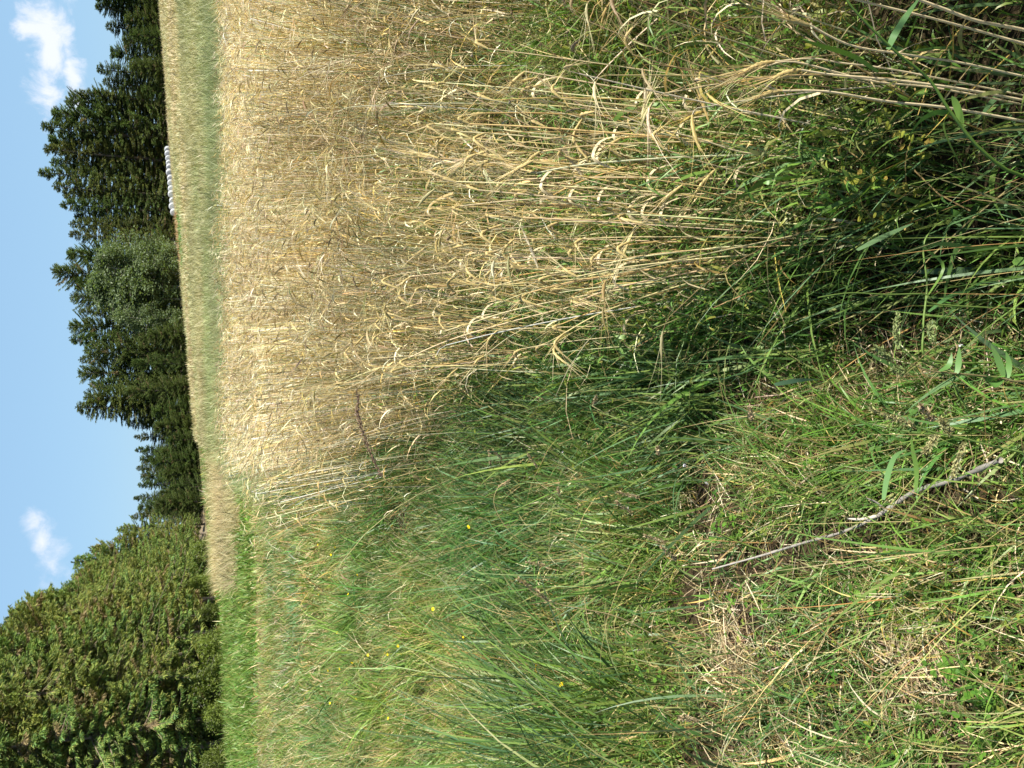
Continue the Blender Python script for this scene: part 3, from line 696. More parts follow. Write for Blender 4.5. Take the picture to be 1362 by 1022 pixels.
for i, (py, Y, tx, kd, ws) in enumerate(mid):
    tree_px(kd, py, Y, tx, ws, 'dense conifer left of the birches, number %d towards the gap in the tree line' % (i + 1) if i < 9 else ['low bushy tree at the foot of the last big conifer', 'low bushy tree in the middle of the conifer clump', 'low bushy tree beside the white birch stems'][i - 9], 'conifers left of the birches', 'spruce_tree' if kd == 'spruce' else 'bushy_tree')
low = [(562, 108, 168, 'spruce', 1.5), (580, 112, 178, 'spruce', 1.2), (597, 114, 179, 'spruce', 1.2), (609, 110, 186, 'pine', 1.2), (621, 112, 181, 'spruce', 1.4), (632, 108, 187, 'pine', 1.3), (643, 106, 183, 'spruce', 1.3), (660, 104, 177, 'spruce', 1.2), (672, 102, 184, 'pine', 1.3), (684, 98, 174, 'spruce', 1.2),
       (600, 98, 205, 'pine', 1.2), (575, 97, 212, 'pine', 1.2), (630, 96, 212, 'pine', 1.3), (655, 94, 212, 'pine', 1.3), (676, 90, 205, 'pine', 1.3)]
for i, (py, Y, tx, kd, ws) in enumerate(low):
    tree_px(kd, py, Y, tx, ws, ('lower dark spruce in the dip of the tree line, %s from the right' % ORD[i]) if i < 10 else ('low bushy conifer in front of the dip in the tree line, %s of five' % ORD[i - 10]), 'low trees in the dip of the tree line', 'spruce_tree' if kd == 'spruce' else 'bushy_tree')

# the near wood on the left: rows of spruces from far to near
wood = []
row0 = [(700, 84, 155), (712, 78, 150), (724, 74, 120), (737, 70, 96), (747, 66, 108), (757, 62, 96), (768, 57, 92), (779, 53, 60), (788, 50, 30), (800, 46, 8), (822, 43, -20), (846, 40, -30), (872, 38, -60), (900, 36, -70), (930, 35, -70), (962, 34, -90), (995, 34, -80), (1030, 34, -90)]
for i, (py, Y, tx) in enumerate(row0):
    tree_px('edge', py, Y, tx, 1.0, 'spruce in the front row of the near wood, %s from the far end' % ORD[i], 'front row of the near wood', 'spruce_tree')
for i in range(18):
    py = 735 + i * 18; Y = np.interp(py, [735, 800, 900, 1040], [80, 52, 41, 38]); tx = np.interp(py, [735, 770, 800, 1040], [130, 92, 10, -110])
    tree_px('edge', py, Y, tx, 1.25, 'spruce in the second row of the near wood, %s from the far end' % ORD[i], 'second row of the near wood', 'spruce_tree')
for i in range(12):
    py = 790 + i * 22; Y = np.interp(py, [790, 900, 1040], [58, 47, 44]) ; tx = np.interp(py, [790, 820, 1040], [40, -20, -130])
    tree_px('spruce', py, Y, tx, 0.9, 'tall spruce deep in the near wood, %s from the far end' % ORD[i], 'back row of the near wood', 'spruce_tree')

for i in range(8):
    py = [728, 752, 778, 812, 858, 905, 948, 1010][i]; Y = np.interp(py, [700, 760, 800, 870, 1030], [70, 52, 42, 35, 31]) ; a, _ = pdir(300, py)
    o = tree('bush', a * Y, Y, R.uniform(0.9, 1.9), R.uniform(0.8, 1.2), 'low leafy bush at the foot of the near wood, %s from the far end' % ORD[i], 'bushes along the foot of the near wood', 'bush')
    o['category'] = 'bush'
for i, (py, Y) in enumerate([(10, 122), (58, 121), (100, 122), (128, 123), (448, 103), (476, 102), (515, 101), (548, 100), (568, 97), (585, 94), (600, 95), (612, 92), (630, 91), (648, 88), (668, 84)]):
    a, _ = pdir(260, py)
    o = tree('pine', a * Y, Y, R.uniform(2.6, 5.0), R.uniform(1.5, 2.2), 'dark low conifer bush at the foot of the far tree line, %s from the right' % ORD[i], 'bushes along the far tree line', 'bush')
    o['category'] = 'bush'

# ---------------------------------------------------------------- bales
def bale_meshes():
    k = 20; prof = [(-0.60, 0.0), (-0.60, 0.40), (-0.585, 0.53), (-0.53, 0.60), (-0.3, 0.615), (0, 0.61), (0.3, 0.615), (0.53, 0.60), (0.585, 0.53), (0.60, 0.40), (0.60, 0.0)]
    P = []
    for (a, r) in prof:
        ph = np.arange(k) * 2 * pi / k; rr = r * (1 + 0.012 * np.sin(ph * 5 + a * 9))
        P.append(np.stack((rr * np.cos(ph), np.full(k, a), 0.6 + np.maximum(rr * np.sin(ph), -0.56)), 1))
    V = np.concatenate(P); F = []
    for i in range(len(prof) - 1):
        for j in range(k): F.append((i * k + j, i * k + (j + 1) % k, (i + 1) * k + (j + 1) % k, (i + 1) * k + j))
    return mesh_np('wrap', V, np.array(F), np.tile((0.42, 0.44, 0.46), (len(V), 1)))
def m_wrap():
    m = mat_leaf('wrap_film', 0, 0.3, 0.5, 0.06, 3); return m
bm0 = bale_meshes(); bm0.materials.append(m_wrap())
for i in range(13):
    py = 283 - i * 8.4 + 0.12 * i * i + R.normal(0, 0.5); Y = 124 + i * 2.2
    a, _ = pdir(232, py); x = a * Y
    o = bpy.data.objects.new('hay_bale', bm0); COL.objects.link(o)
    _, e = pdir(236.4 - 0.50 * i, py)
    o.location = (x, Y, float(hgt(x, Y))); s = R.uniform(0.78, 0.9); o.scale = (s, s, s); o.rotation_euler = (0, 0, radians(-20 + R.uniform(-9, 9)))
    tag(o, 'white plastic wrapped round bale, %s from the near left end of the row' % ORD[i], 'bale', 'white wrapped bales in a row before the spruces')

# ---------------------------------------------------------------- foreground things
def curve_pts(pts, k):
    pts = np.array(pts, float); m = len(pts); t = np.linspace(0, m - 1, k); out = []
    for q in t:
        i = min(int(q), m - 2); f = q - i
        p0 = pts[max(i - 1, 0)]; p1 = pts[i]; p2 = pts[i + 1]; p3 = pts[min(i + 2, m - 1)]
        out.append(0.5 * ((2 * p1) + (-p0 + p2) * f + (2 * p0 - 5 * p1 + 4 * p2 - p3) * f * f + (-p0 + 3 * p1 - 3 * p2 + p3) * f ** 3))
    return np.array(out)

def tube_obj(name, pts, r0, r1, col, mat, parent, k=14, sides=6, origin=(0, 0, 0), knob=0.0, flat=None):
    P = curve_pts(pts, k)[None]; r = np.linspace(r0, r1, k)[None]
    if knob: r = r * (1 + knob * R.normal(size=(1, k)))
    A = Acc(); A.add(*tube_paths(P, r, sides, np.array([col]), flat)); return link(name, A.mesh(name, origin), mat, parent)

def ribbon_obj(name, pts, w, col, mat, parent, k=12, roll=0.0, origin=(0, 0, 0), prof=None, tipc=None):
    P = curve_pts(pts, k)[None]; t = np.linspace(0, 1, k)
    if prof is None: prof = np.clip(np.sin(pi * (0.18 + 0.80 * t)), 0.03, 1)
    A = Acc(); c = np.array([col], float)
    A.add(*ribbon_paths(P, np.array([w]), prof, roll + t[None] * 0.5, c, None if tipc is None else np.array([tipc], float))); return link(name, A.mesh(name, origin), mat, parent)

# grey dead branch lying on the grass
bp = BRP
o0 = bp[0]
br = empty('dead_branch', o0); tag(br, 'grey dead branch lying across the grass at the bottom', 'branch')
tube_obj('stem', bp, 0.0024, 0.0064, (0.27, 0.25, 0.22), M_BARK, br, 70, 9, o0, 0.16)
tube_obj('twig', [at(1165, 687, 1.495), at(1145, 691, 1.51), at(1127, 690, 1.53)], 0.005, 0.002, (0.46, 0.42, 0.36), M_BARK, br, 10, 6, o0, 0.08)
tube_obj('twig', [at(1178, 679, 1.47), at(1165, 668, 1.47), at(1153, 663, 1.47)], 0.0035, 0.0012, (0.34, 0.31, 0.28), M_BARK, br, 10, 6, o0, 0.08)
tube_obj('twig', [at(1262, 640, 1.28), at(1268, 628, 1.28), at(1275, 612, 1.29)], 0.003, 0.0012, (0.34, 0.31, 0.28), M_BARK, br, 10, 6, o0, 0.08)

# reed with the big brown panicle
def seed_head(name, pts, width, n, spike, col, parent, origin, mat=M_STRAW, splay=0.5):
    A = Acc(); P = curve_pts(pts, 40); ii = R.uniform(0, 38.9, n); i0 = ii.astype(int); fr = (ii - i0)[:, None]
    b = P[i0] * (1 - fr) + P[i0 + 1] * fr; T = P[i0 + 1] - P[i0]; T /= np.linalg.norm(T, axis=1, keepdims=True)
    d = T + R.normal(size=(n, 3)) * splay; d /= np.linalg.norm(d, axis=1, keepdims=True)
    wd = np.sin(pi * np.clip(ii / 39 * 0.85 + 0.12, 0, 1)) * width
    b = b + R.normal(size=(n, 3)) * (wd * 0.35)[:, None]
    Q = b[:, None] + d[:, None] * (np.array((0, 0.5, 1))[None, :, None] * (spike * R.uniform(0.6, 1.3, n))[:, None, None])
    A.add(*ribbon_paths(Q, np.full(n, spike * 0.32), np.array((0.5, 1, 0.1)), R.uniform(0, pi, n), pal([col, tuple(np.array(col) * 0.7), tuple(np.array(col) * 1.3)], n)))
    return link(name, A.mesh(name, origin), mat, parent)

o0 = ground_at(735, 858); rd = empty('reed_grass', o0); tag(rd, 'tall leaning reed grass with a long purplish brown seed head', 'grass stalk')
YR = o0[1]
pts = [o0, at(690, 805, YR), at(640, 757, YR), at(585, 705, YR), at(530, 655, YR), at(505, 632, YR)]
tube_obj('stem', pts, 0.0022, 0.0014, (0.30, 0.34, 0.12), M_GRASS, rd, 24, 5, o0)
hp = [at(508, 635, YR), at(495, 608, YR), at(486, 585, YR), at(478, 560, YR), at(475, 545, YR), at(477, 527, YR)]
seed_head('seed_head', hp, 0.014, 800, 0.011, (0.25, 0.17, 0.11), rd, o0, splay=0.35)

# orange dry culm crossing the verge grass
o0 = ground_at(760, 905); dc = empty('dry_culm', o0); Yd = o0[1]; tag(dc, 'long thin orange dry culm arching over the yellow flowers', 'grass stalk')
tube_obj('stem', [o0, at(690, 882, Yd), at(640, 872, Yd), at(580, 858, Yd), at(520, 835, Yd), at(450, 800, Yd), at(405, 768, Yd)], 0.002, 0.001, (0.48, 0.33, 0.10), M_STRAW, dc, 24, 4, o0)
seed_head('seed_head', [at(430, 786, Yd), at(400, 764, Yd)], 0.006, 60, 0.012, (0.45, 0.33, 0.13), dc, o0)

# curled dry grass with drooping panicles
for (pp, lab) in [([(740, 740), (700, 725), (672, 700), (657, 670), (663, 648), (676, 640)], 'curled straw coloured grass with drooping head in the middle of the verge'),
                  ([(812, 925), (800, 880), (785, 838), (778, 800), (776, 766), (774, 735)], 'long bent straw stalk standing up in the left verge'),
                  ([(1040, 960), (1000, 915), (940, 870), (880, 850), (820, 820), (730, 800), (690, 770)], 'longest arching yellow stalk across the near left grass'),
                  ([(1130, 1010), (1085, 950), (1060, 890), (1038, 840), (1035, 836)], 'pale dead stalk lying over the near left corner')]:
    g0 = ground_at(*pp[0]); Yq = g0[1]; r_ = empty('dry_culm', g0); tag(r_, lab, 'grass stalk')
    w_ = [g0] + [at(a, b, Yq - 0.02 * i) for i, (a, b) in enumerate(pp[1:])]
    tube_obj('stem', w_, 0.0021, 0.0011, (0.52, 0.42, 0.2), M_STRAW, r_, 24, 5, g0)
    seed_head('seed_head', w_[-2:], 0.006, 110, 0.011, (0.5, 0.4, 0.22), r_, g0, splay=0.4)

# hero green grass stalk, upper right of the photo (near bottom of the view)
def stalk(name, label, cat, Y, stem, r0, r1, col, leaves, group=None, mat=M_GRASS, root=None):
    Ys = [Y * 0.84] * len(stem)
    pts = [at(a, b, yy) for (a, b), yy in zip(stem, Ys)]
    o0 = pts[0]; r = empty(name, o0); tag(r, label, cat, group)
    g = np.array((o0[0], o0[1], float(hgt(o0[0], o0[1]))))
    if o0[2] > g[2] + 0.01: pts = [g] + pts
    tube_obj('stem', pts, r0, r1, col, mat, r, 26, 6, o0)
    for (lp, w, c, roll) in leaves:
        ribbon_obj('leaf', [at(a, b, (Ys[0] + Ys[-1]) / 2 + dy) for (a, b, dy) in lp], w, c, mat, r, 14, roll, o0)
    return r
gl = (0.11, 0.20, 0.035); gd = (0.07, 0.16, 0.05)
stalk('green_stalk', 'thick green grass stalk with broad leaves at the right edge of the near crop', 'grass stalk', 1.12, [(1375, 238), (1310, 204), (1265, 150), (1235, 105), (1190, 68), (1140, 18), (1120, -10)], 0.0034, 0.0014, gl,
      [([(1262, 150, 0), (1255, 170, -.02), (1275, 215, -.03), (1292, 238, -.03), (1312, 252, -.03)], 0.012, gl, 0.6), ([(1262, 150, 0), (1245, 150, 0), (1225, 160, -.02), (1208, 182, -.03)], 0.009, gd, 0.4),
       ([(1280, 165, 0), (1272, 140, 0), (1266, 128, 0)], 0.011, gl, 0.5), ([(1181, 66, 0), (1190, 46, 0), (1205, 22, -.02), (1225, -5, -.02)], 0.011, (0.10, 0.2, 0.07), 0.6), ([(1168, 96, 0), (1135, 75, 0), (1095, 62, 0), (1067, 53, 0)], 0.008, gl, 0.3)])
stalk('green_stalk', 'green grass stalk with a long upright flag leaf in the dark middle', 'grass stalk', 1.45, [(1245, 405), (1232, 392), (1180, 392), (1130, 390), (1088, 396)], 0.002, 0.0012, (0.16, 0.24, 0.06),
      [([(1235, 392, 0), (1255, 355, 0), (1230, 330, 0), (1228, 320, 0)], 0.006, gl, 0.3), ([(1345, 329, 0), (1290, 329, 0), (1240, 325, 0), (1180, 345, 0)], 0.010, (0.16, 0.26, 0.08), 0.8), ([(1140, 333, 0), (1175, 315, 0), (1215, 297, 0)], 0.011, (0.12, 0.2, 0.09), 0.7)])
stalk('green_stalk', 'flat light green blade standing above the dark hollow', 'grass stalk', 1.5, [(1240, 480), (1228, 440), (1233, 380), (1228, 330), (1240, 305), (1262, 290)], 0.0028, 0.0014, (0.17, 0.26, 0.06),
      [([(1226, 430, 0), (1229, 455, 0), (1228, 485, -.02)], 0.009, gl, 0.7), ([(1235, 415, 0), (1262, 395, 0), (1290, 385, 0), (1320, 366, 0)], 0.009, gd, 0.6), ([(1030, 512, .1), (1062, 506, .05), (1090, 505, 0)], 0.013, (0.12, 0.22, 0.1), 0.7)])
stalk('barnyard_grass', 'green grass with bristly seed heads beside the fallen branch', 'grass stalk', 1.28, [(1390, 606), (1340, 598), (1280, 583), (1245, 576), (1210, 565)], 0.0024, 0.0014, (0.2, 0.3, 0.08),
      [([(1218, 655, 0), (1219, 625, 0), (1214, 600, 0), (1212, 580, 0)], 0.008, gl, 0.7), ([(1175, 665, 0), (1180, 635, 0), (1190, 608, 0), (1206, 598, 0)], 0.010, (0.14, 0.27, 0.09), 0.8), ([(1285, 650, 0), (1300, 680, 0), (1316, 708, 0)], 0.010, (0.15, 0.26, 0.07), 0.8)])
bg_ = COL.objects['barnyard_grass']; ob = np.array(bg_.location)
for seg_ in [[(1215, 566), (1190, 557), (1160, 545)], [(1262, 580), (1258, 568), (1252, 560)], [(1284, 588), (1275, 608), (1268, 632)], [(1245, 578), (1238, 590), (1230, 600)]]:
    seed_head('seed_head', [at(a, b, 1.28 * 0.84) for a, b in seg_], 0.009, 260, 0.009, (0.30, 0.29, 0.13), bg_, ob, splay=0.6)
r_ = stalk('barnyard_grass', 'green grass with knobbly seed head over the dark hollow', 'grass stalk', 1.4, [(1290, 500), (1240, 485), (1205, 468), (1196, 455)], 0.002, 0.001, (0.16, 0.22, 0.06), [([(1250, 490, 0), (1220, 480, 0), (1200, 500, 0)], 0.006, gl, 0.5)])
for seg_ in [[(1195, 465), (1192, 440), (1194, 418)], [(1240, 455), (1238, 440), (1240, 430)], [(1188, 480), (1175, 470), (1165, 463)], [(1205, 494), (1195, 492), (1190, 492)]]:
    seed_head('seed_head', [at(a, b, 1.4 * 0.84) for a, b in seg_], 0.010, 260, 0.008, (0.22, 0.27, 0.10), r_, np.array(r_.location), splay=0.6)
# leafy weed at the edge of the frame
r_ = stalk('leafy_weed', 'leafy weed with paired oval leaves at the very bottom edge', 'weed', 1.16, [(1365, 508), (1330, 503), (1285, 498), (1240, 494), (1212, 484)], 0.002, 0.001, (0.26, 0.22, 0.1),
      [([(1330, 503, 0), (1318, 505, 0), (1305, 498, 0)], 0.013, (0.13, 0.24, 0.06), 0.5), ([(1308, 500, 0), (1320, 512, 0), (1336, 505, 0)], 0.014, (0.10, 0.22, 0.05), 0.6), ([(1272, 497, 0), (1275, 482, 0), (1276, 462, 0)], 0.010, (0.13, 0.25, 0.07), 0.6), ([(1335, 500, 0), (1328, 480, 0), (1318, 458, 0)], 0.011, (0.12, 0.23, 0.06), 0.6), ([(1250, 494, 0), (1262, 486, 0), (1266, 470, 0)], 0.009, (0.11, 0.22, 0.06), 0.3),
       ([(1340, 503, 0), (1342, 485, 0), (1338, 468, 0)], 0.010, (0.12, 0.24, 0.06), 0.6)])

# foreground barley stalks that can be told apart or counted
def barley_thing(pts, rad, earpts, label, group=None, awn=0.11, col=(0.74, 0.62, 0.38), ecol=(0.55, 0.43, 0.18), leaf=None):
    o0 = pts[0]; g = np.array((o0[0], o0[1], float(hgt(o0[0], o0[1]))))
    pts = ([g] if o0[2] > g[2] + 0.02 else []) + list(pts)
    r = empty('barley_stalk', g); tag(r, label, 'barley stalk', group)
    tube_obj('stem', pts, rad, rad * 0.6, col, M_STRAW, r, 22, 6, g)
    P = curve_pts(earpts, 15)
    A = Acc(); prof = np.clip(np.sin(pi * (0.1 + 0.82 * np.linspace(0, 1, 15))), 0.2, 1) ** 0.7 * np.where(np.arange(15) % 2 == 0, 1.2, 0.82)
    A.add(*tube_paths(P[None], 0.0045 * prof[None], 7, np.array([ecol]), 0.6)); ear = link('ear', A.mesh('ear', g), M_STRAW, r)
    n = 18 if group else 26; ii = R.uniform(0, 13.9, n); i0 = ii.astype(int); b = P[i0]; T = P[i0 + 1] - P[i0]; T /= np.linalg.norm(T, axis=1, keepdims=True)
    sp = R.normal(size=(n, 3)) * 0.13; d = T + sp; d /= np.linalg.norm(d, axis=1, keepdims=True)
    Ln = R.uniform(0.7, 1.15, n)[:, None] * awn
    Q = np.stack((b, b + d * Ln * 0.5, b + (d + sp * 0.25) * Ln), 1)
    B = Acc(); B.add(*ribbon_paths(Q, np.full(n, 0.0011), np.array((1, 0.8, 0.2)), R.uniform(0, pi, n), pal([ecol, (0.6, 0.5, 0.28)], n)))
    link('awns', B.mesh('awns', g), M_STRAW, ear)
    if leaf is not None: ribbon_obj('leaf', leaf, 0.008, (0.6, 0.5, 0.3), M_STRAW, r, 12, 0.6, g)
    return r
def pp(l, Y): return [at(a, b, Y * (0.86 if Y < 1.4 else 0.97)) for a, b in l]
barley_thing(pp([(1060, 160), (960, 148), (900, 150), (850, 152)], 1.75), 0.0017, pp([(853, 158), (857, 143), (864, 125)], 1.73), 'barley stalk with pale ear hanging its long awns to the right over the dark gap', ecol=(0.62, 0.54, 0.26))
barley_thing(pp([(1150, 150), (1060, 156), (980, 150), (945, 160)], 1.7), 0.0017, pp([(943, 162), (936, 142), (928, 122)], 1.68), 'barley stalk whose orange ear points up right beside the pale hanging one', ecol=(0.5, 0.36, 0.13))
barley_thing(pp([(1120, 212), (1000, 205), (930, 185), (870, 170), (830, 155)], 1.7), 0.0024, pp([(940, 148), (925, 152), (905, 164)], 1.69), 'barley stalk with a golden ear lying across its curved white straw', ecol=(0.56, 0.42, 0.12))
barley_thing(pp([(960, 262), (860, 258), (800, 245), (776, 238)], 2.05), 0.002, pp([(777, 238), (766, 222), (752, 204)], 2.05), 'barley stalk with slim pale ear pointing up right left of the orange tangle', awn=0.10, ecol=(0.62, 0.54, 0.34))
barley_thing(pp([(900, 370), (800, 372), (740, 365), (715, 358)], 2.35), 0.002, pp([(716, 358), (708, 335), (696, 308)], 2.35), 'barley stalk with whitish ear standing out against the green, near the middle', awn=0.07, ecol=(0.64, 0.57, 0.4))
barley_thing(pp([(1010, 268), (930, 285), (870, 293), (848, 298)], 1.95), 0.0026, pp([(846, 300), (836, 320), (826, 345)], 1.93), 'barley stalk with large ear hanging down left with spread awns', awn=0.14, ecol=(0.6, 0.5, 0.22))
barley_thing(pp([(1060, 200), (1000, 222), (960, 222), (952, 224)], 1.8), 0.002, pp([(952, 225), (935, 243), (922, 262)], 1.78), 'barley stalk with flat straw coloured ear drooping towards the verge', awn=0.10, ecol=(0.6, 0.48, 0.2))
barley_thing(pp([(1362, 102), (1280, 84), (1200, 72), (1130, 60), (1075, 32)], 1.2), 0.0026, pp([(1077, 34), (1060, 28), (1045, 20)], 1.2), 'thick straw stalk slanting through the near right corner above the white one')
barley_thing(pp([(1362, 40), (1300, 28), (1250, 10), (1200, -8), (1150, -25)], 1.15), 0.0036, pp([(1150, -26), (1130, -34), (1112, -38)], 1.15), 'thickest white straw stalk in the near right corner')
barley_thing(pp([(1362, 58), (1290, 38), (1230, 22), (1140, 0), (1100, -14)], 1.17), 0.0028, pp([(1100, -15), (1080, -25), (1062, -30)], 1.17), 'white straw stalk just below the thickest one in the near right corner')
for i, (sp_, Y_, rad_) in enumerate([([(1300, 122), (1200, 108), (1110, 100), (1065, 93)], 1.3, 0.0030), ([(1270, 145), (1180, 135), (1100, 122), (1040, 121)], 1.3, 0.0030), ([(1250, 118), (1160, 108), (1060, 83), (1020, 88)], 1.32, 0.0022), ([(1200, 95), (1120, 84), (1080, 78), (1030, 82)], 1.32, 0.002)]):
    barley_thing(pp(sp_, Y_), rad_, pp([(sp_[-1][0], sp_[-1][1]), (sp_[-1][0] - 20, sp_[-1][1] + 4), (sp_[-1][0] - 38, sp_[-1][1] + 12)], Y_), 'one of four pale straws bundled together in the near right crop' , 'bundle of four pale straws', col=(0.74, 0.63, 0.4))
# loose rim stalks
for i in range(170):
    yy_ = R.uniform(1.7, 4.4) if i > 90 else R.uniform(1.7, 2.8)
    b = np.array((float(edge(yy_)) + R.uniform(-0.06, 0.5), yy_, 0.0)); b[2] = float(hgt(b[0], b[1]))
    if i % 3: b[:2] = (LB[0] + R.normal(0, 0.03), LB[1] + R.normal(0, 0.03)); b[2] = float(hgt(b[0], b[1]))
    else: LB = b.copy(); LD = R.normal(0, 0.07)
    Hh = R.uniform(0.55, 0.98); dx, dy = LD - 0.05 + R.normal(0, 0.035), R.normal(0, 0.06)
    top = b + np.array((dx, dy, Hh)); pts = [b, b + np.array((dx * 0.3, dy * 0.3, Hh * 0.4)), b + np.array((dx * 0.7, dy * 0.7, Hh * 0.8)), top]
    s_ = R.normal(0, 0.6); el = R.uniform(0.045, 0.075); dn = R.uniform(-1.0, 1.9); yo = R.normal(0, 0.4)
    ear = [top, top + el * np.array((s_ * 0.45, yo * 0.4, 0.45)), top + el * np.array((s_ * 0.9, yo, 0.5 * dn))]
    lf = None
    if R.random() < 0.4:
        q = b + (top - b) * R.uniform(0.3, 0.8); e_ = R.choice((-1, 1)); lf = [q, q + np.array((e_ * 0.02, 0, 0.05)), q + np.array((e_ * 0.07, 0.01, 0.02)), q + np.array((e_ * 0.09, 0.0, -0.05))]
    barley_thing(pts, 0.0023 * R.uniform(0.7, 1.3), ear, 'dry barley stalk in the thin rim of the crop next to the verge', 'barley stalks in the rim of the crop', awn=0.1, col=tuple(np.clip(pal([STRAWS[1], STRAWS[3], STRAWS[0], STRAWS[3]], 1)[0] * np.array((1.15, 1.08, 1.0)), 0, 0.8)), leaf=lf)

# ---- small dry grass heads, leafy weeds and herbs
for (px, py, tx, ty, lab) in [(850, 662, 822, 655, 'pale feathery grass head in the sunny verge, uppermost of the three near the white flower'), (842, 684, 820, 668, None), (885, 722, 858, 712, None), (900, 745, 880, 728, None), (725, 752, 700, 748, None), (712, 528, 735, 535, None),
                     (715, 622, 703, 605, None), (653, 620, 650, 600, None), (745, 660, 742, 650, None), (790, 540, 793, 528, None), (876, 606, 874, 595, None), (1000, 560, 997, 542, None), (560, 640, 545, 628, None), (668, 610, 655, 600, None), (930, 960, 905, 955, None), (610, 770, 625, 752, None), (1240, 560, 1225, 540, None)]:
    Yv = ground_at(px, py, 0.22)[1]; a_, b_ = at(px, py, Yv), at(tx, ty, Yv - 0.02)
    g = np.array((a_[0] + R.normal(0, 0.03), a_[1] + 0.02, float(hgt(a_[0], a_[1]))))
    rt = empty('grass_head', g); tag(rt, lab or 'pale dry grass head nodding over the verge grass', 'grass stalk', 'pale dry grass heads over the verge')
    tube_obj('stem', [g, (g + a_) / 2 + (0.01, 0, 0.02), a_], 0.0012, 0.0008, (0.34, 0.30, 0.13), M_STRAW, rt, 12, 4, g)
    seed_head('seed_head', [a_, b_], 0.009, 150, 0.010, (0.46, 0.37, 0.22), rt, g, splay=0.45)
def herb(px, py, hh, n, size, spread, cols, label, name='leafy_weed', tilt=(-0.1, 0.7), group=None):
    p = ground_at(px, py, hh); g = np.array((p[0], p[1], float(hgt(p[0], p[1]))))
    rt = empty(name, g); tag(rt, label, 'weed', group)
    A = Acc(); T = Acc(); m = max(3, n // 5)
    st = np.stack((R.normal(0, spread, m), R.normal(0, spread, m), hh * R.uniform(0.5, 1.1, m)), 1)
    for q in st: T.add(*tube_paths(curve_pts([(0, 0, 0), q * (0.35, 0.35, 0.6), q], 8)[None], np.linspace(0.0014, 0.0008, 8)[None], 4, np.array([(0.14, 0.18, 0.05)])))
    b = np.repeat(st, 5, 0) * np.tile(np.linspace(0.55, 1, 5), m)[:, None]; k = len(b)
    leaflets(A, b, R.uniform(tilt[0], tilt[1], k), size * R.uniform(0.6, 1.2, k), pal(cols, k), R.uniform(0, 6.28, k))
    link('leaves', A.mesh('leaves'), M_LEAF, rt); link('stem', T.mesh('stem'), M_GRASS, rt)
YL = [(0.36, 0.36, 0.06), (0.30, 0.33, 0.05), (0.4, 0.3, 0.07)]; FG = [(0.11, 0.25, 0.03), (0.15, 0.28, 0.04), (0.09, 0.2, 0.03)]
herb(1065, 242, 0.35, 20, 0.022, 0.04, YL, 'yellowed leafy weed among the pale straws, the one with the brightest leaves')
herb(1128, 185, 0.3, 20, 0.02, 0.03, YL, 'yellow leaved weed below the bundle of straws')
herb(1065, 295, 0.3, 20, 0.02, 0.03, YL, 'light green weed with small pointed leaves left of the straws')
herb(1055, 95, 0.4, 15, 0.018, 0.02, YL, 'yellow leaf tips hanging beside the straw bundle at the near right')
herb(1245, 895, 0.08, 25, 0.034, 0.05, FG, 'broad leaved herb lying flat in the near left grass', 'broadleaf_herb', (-0.1, 0.3))
herb(1302, 945, 0.08, 40, 0.026, 0.05, FG, 'fresh green rounded herb beside the broad leaved one', 'broadleaf_herb', (-0.1, 0.4))
herb(1300, 765, 0.08, 40, 0.022, 0.045, FG, 'bright green small leaved herb below the mossy cushion', 'broadleaf_herb', (-0.1, 0.4))
herb(1270, 1000, 0.08, 35, 0.022, 0.05, FG, 'round leaved herb in the nearest left corner', 'broadleaf_herb', (-0.1, 0.4))
herb(1130, 785, 0.08, 30, 0.024, 0.05, FG, 'green herb patch left of the thick end of the branch', 'broadleaf_herb', (-0.1, 0.4))
herb(870, 910, 0.1, 30, 0.02, 0.06, FG, 'low green herb in the middle of the left verge', 'broadleaf_herb', (-0.1, 0.4))
herb(955, 690, 0.1, 25, 0.024, 0.05, FG, 'pointed leaved herb above the thin end of the branch', 'broadleaf_herb', (0.1, 0.9))
herb(1130, 610, 0.12, 30, 0.024, 0.06, [(0.10, 0.2, 0.05)], 'dull green leafy weed between the branch and the hollow')
herb(1290, 320, 0.25, 40, 0.026, 0.08, [(0.09, 0.2, 0.03), (0.13, 0.24, 0.04)], 'dark green leafy weed at the bottom, right of the leaf stalk')
herb(1345, 395, 0.15, 30, 0.026, 0.06, [(0.09, 0.2, 0.03)], 'dark leafy weed at the very bottom edge of the hollow')

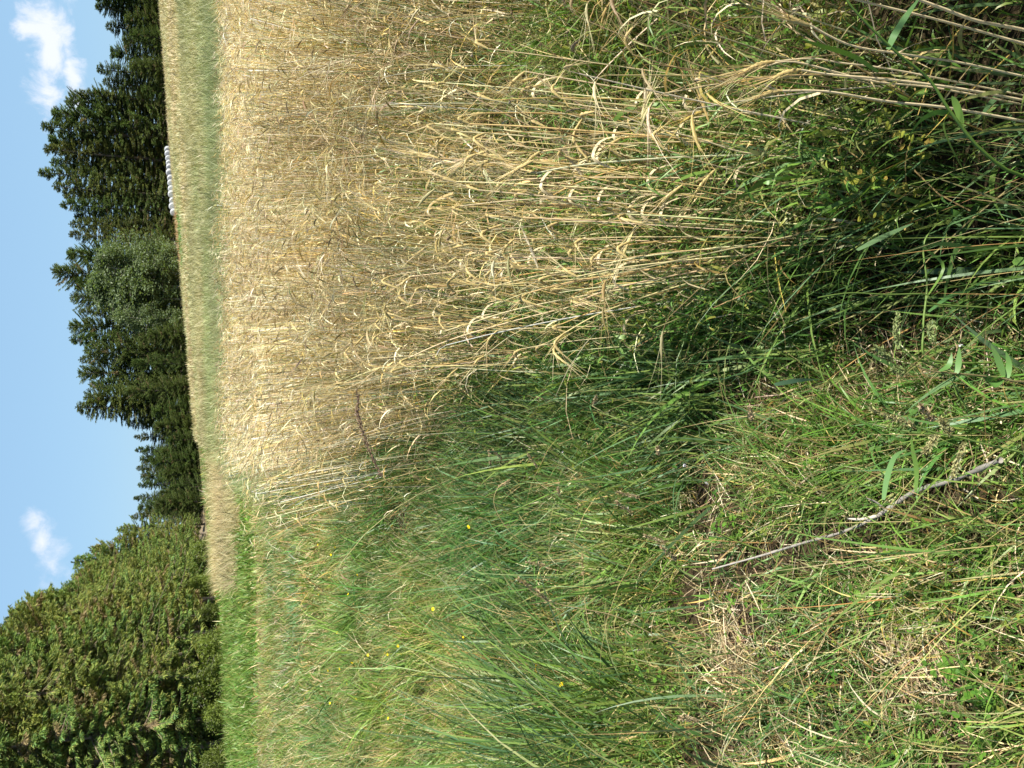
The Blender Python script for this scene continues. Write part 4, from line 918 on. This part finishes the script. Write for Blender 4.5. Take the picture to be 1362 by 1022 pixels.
# ---------------------------------------------------------------- flowers
def flower_mesh(col, r, npet, centre):
    A = Acc(); a = np.arange(npet) * 2 * pi / npet
    for q in a:
        P = np.array([(0, 0, 0), (cos(q) * r * 0.5, sin(q) * r * 0.5, r * 0.15), (cos(q) * r, sin(q) * r, 0)])[None]
        A.add(*ribbon_paths(P, np.array([r * 1.1]), np.array((0.3, 1, 0.6)), np.array([0.0]), np.array([col])))
    B = Acc(); B.add(*tube_paths(np.array([[(0, 0, -0.001), (0, 0, r * 0.25), (0, 0, r * 0.3)]]), np.array([[r * 0.25, r * 0.25, r * 0.05]]), 6, np.array([centre])))
    return A.mesh('petals'), B.mesh('centre')
stemA = Acc(); stemA.add(*tube_paths(np.array([[(0, 0, -0.16), (0.004, 0, -0.08), (0, 0, 0)]]), np.array([[0.001, 0.0009, 0.0007]]), 4, np.array([(0.14, 0.2, 0.05)])))
stm = stemA.mesh('stem'); stm.materials.append(M_GRASS)
yp, yc = flower_mesh((0.80, 0.62, 0.02), 0.011, 6, (0.6, 0.4, 0.02)); wp, wc = flower_mesh((0.6, 0.57, 0.62), 0.006, 4, (0.5, 0.5, 0.3))
for m_ in (yp, yc, wp, wc): m_.materials.append(M_PETAL)
def flower(px, py, hh, pm, cm2, label, group, name, s=1.0):
    g = ground_at(px, py, hh); p = np.array((g[0], g[1], float(hgt(g[0], g[1])) + hh))
    r = empty(name, p); r.rotation_euler = (R.normal(0, 0.3) + 0.5, R.normal(0, 0.3), R.uniform(0, 6)); r.scale = (s, s, s)
    link('petals', pm, None, r); link('centre', cm2, None, r); link('stem', stm, None, r); tag(r, label, 'flower', group)
for i, (px, py) in enumerate([(697, 892), (570, 811), (608, 850), (516, 700), (514, 956), (502, 870), (505, 872), (480, 880), (486, 872), (522, 872), (516, 885), (474, 881), (416, 792), (456, 791), (518, 861), (446, 842), (479, 929), (610, 702), (423, 706), (434, 703), (443, 738), (468, 909), (432, 893), (735, 912), (442, 935), (420, 725), (462, 996), (450, 890), (447, 728), (465, 766)]):
    lab = {0: 'largest yellow flower, lowest on the left verge', 4: 'lone yellow flower beyond the tall grass clump', 1: 'yellow flower on a bent stalk right of the tall clump', 3: 'lone yellow flower in the middle of the verge'}.get(i, 'small yellow flower scattered in the verge grass')
    flower(px, py, 0.3, yp, yc, lab, 'yellow flowers in the verge grass', 'yellow_flower', 1.6 if i == 0 else 1.0)
for i, (px, py, lab) in enumerate([(1207, 458, 'tiny white flower beside the knobbly seed head'), (893, 620, 'upper white flower of two at the dark hollow'), (935, 643, 'lower white flower left of the dark hollow'), (812, 677, 'lone tiny white flower in the sunny grass'), (728, 602, 'farthest tiny white flower by the shaded grass')]):
    flower(px, py, 0.15, wp, wc, lab, 'tiny white flowers', 'white_flower')
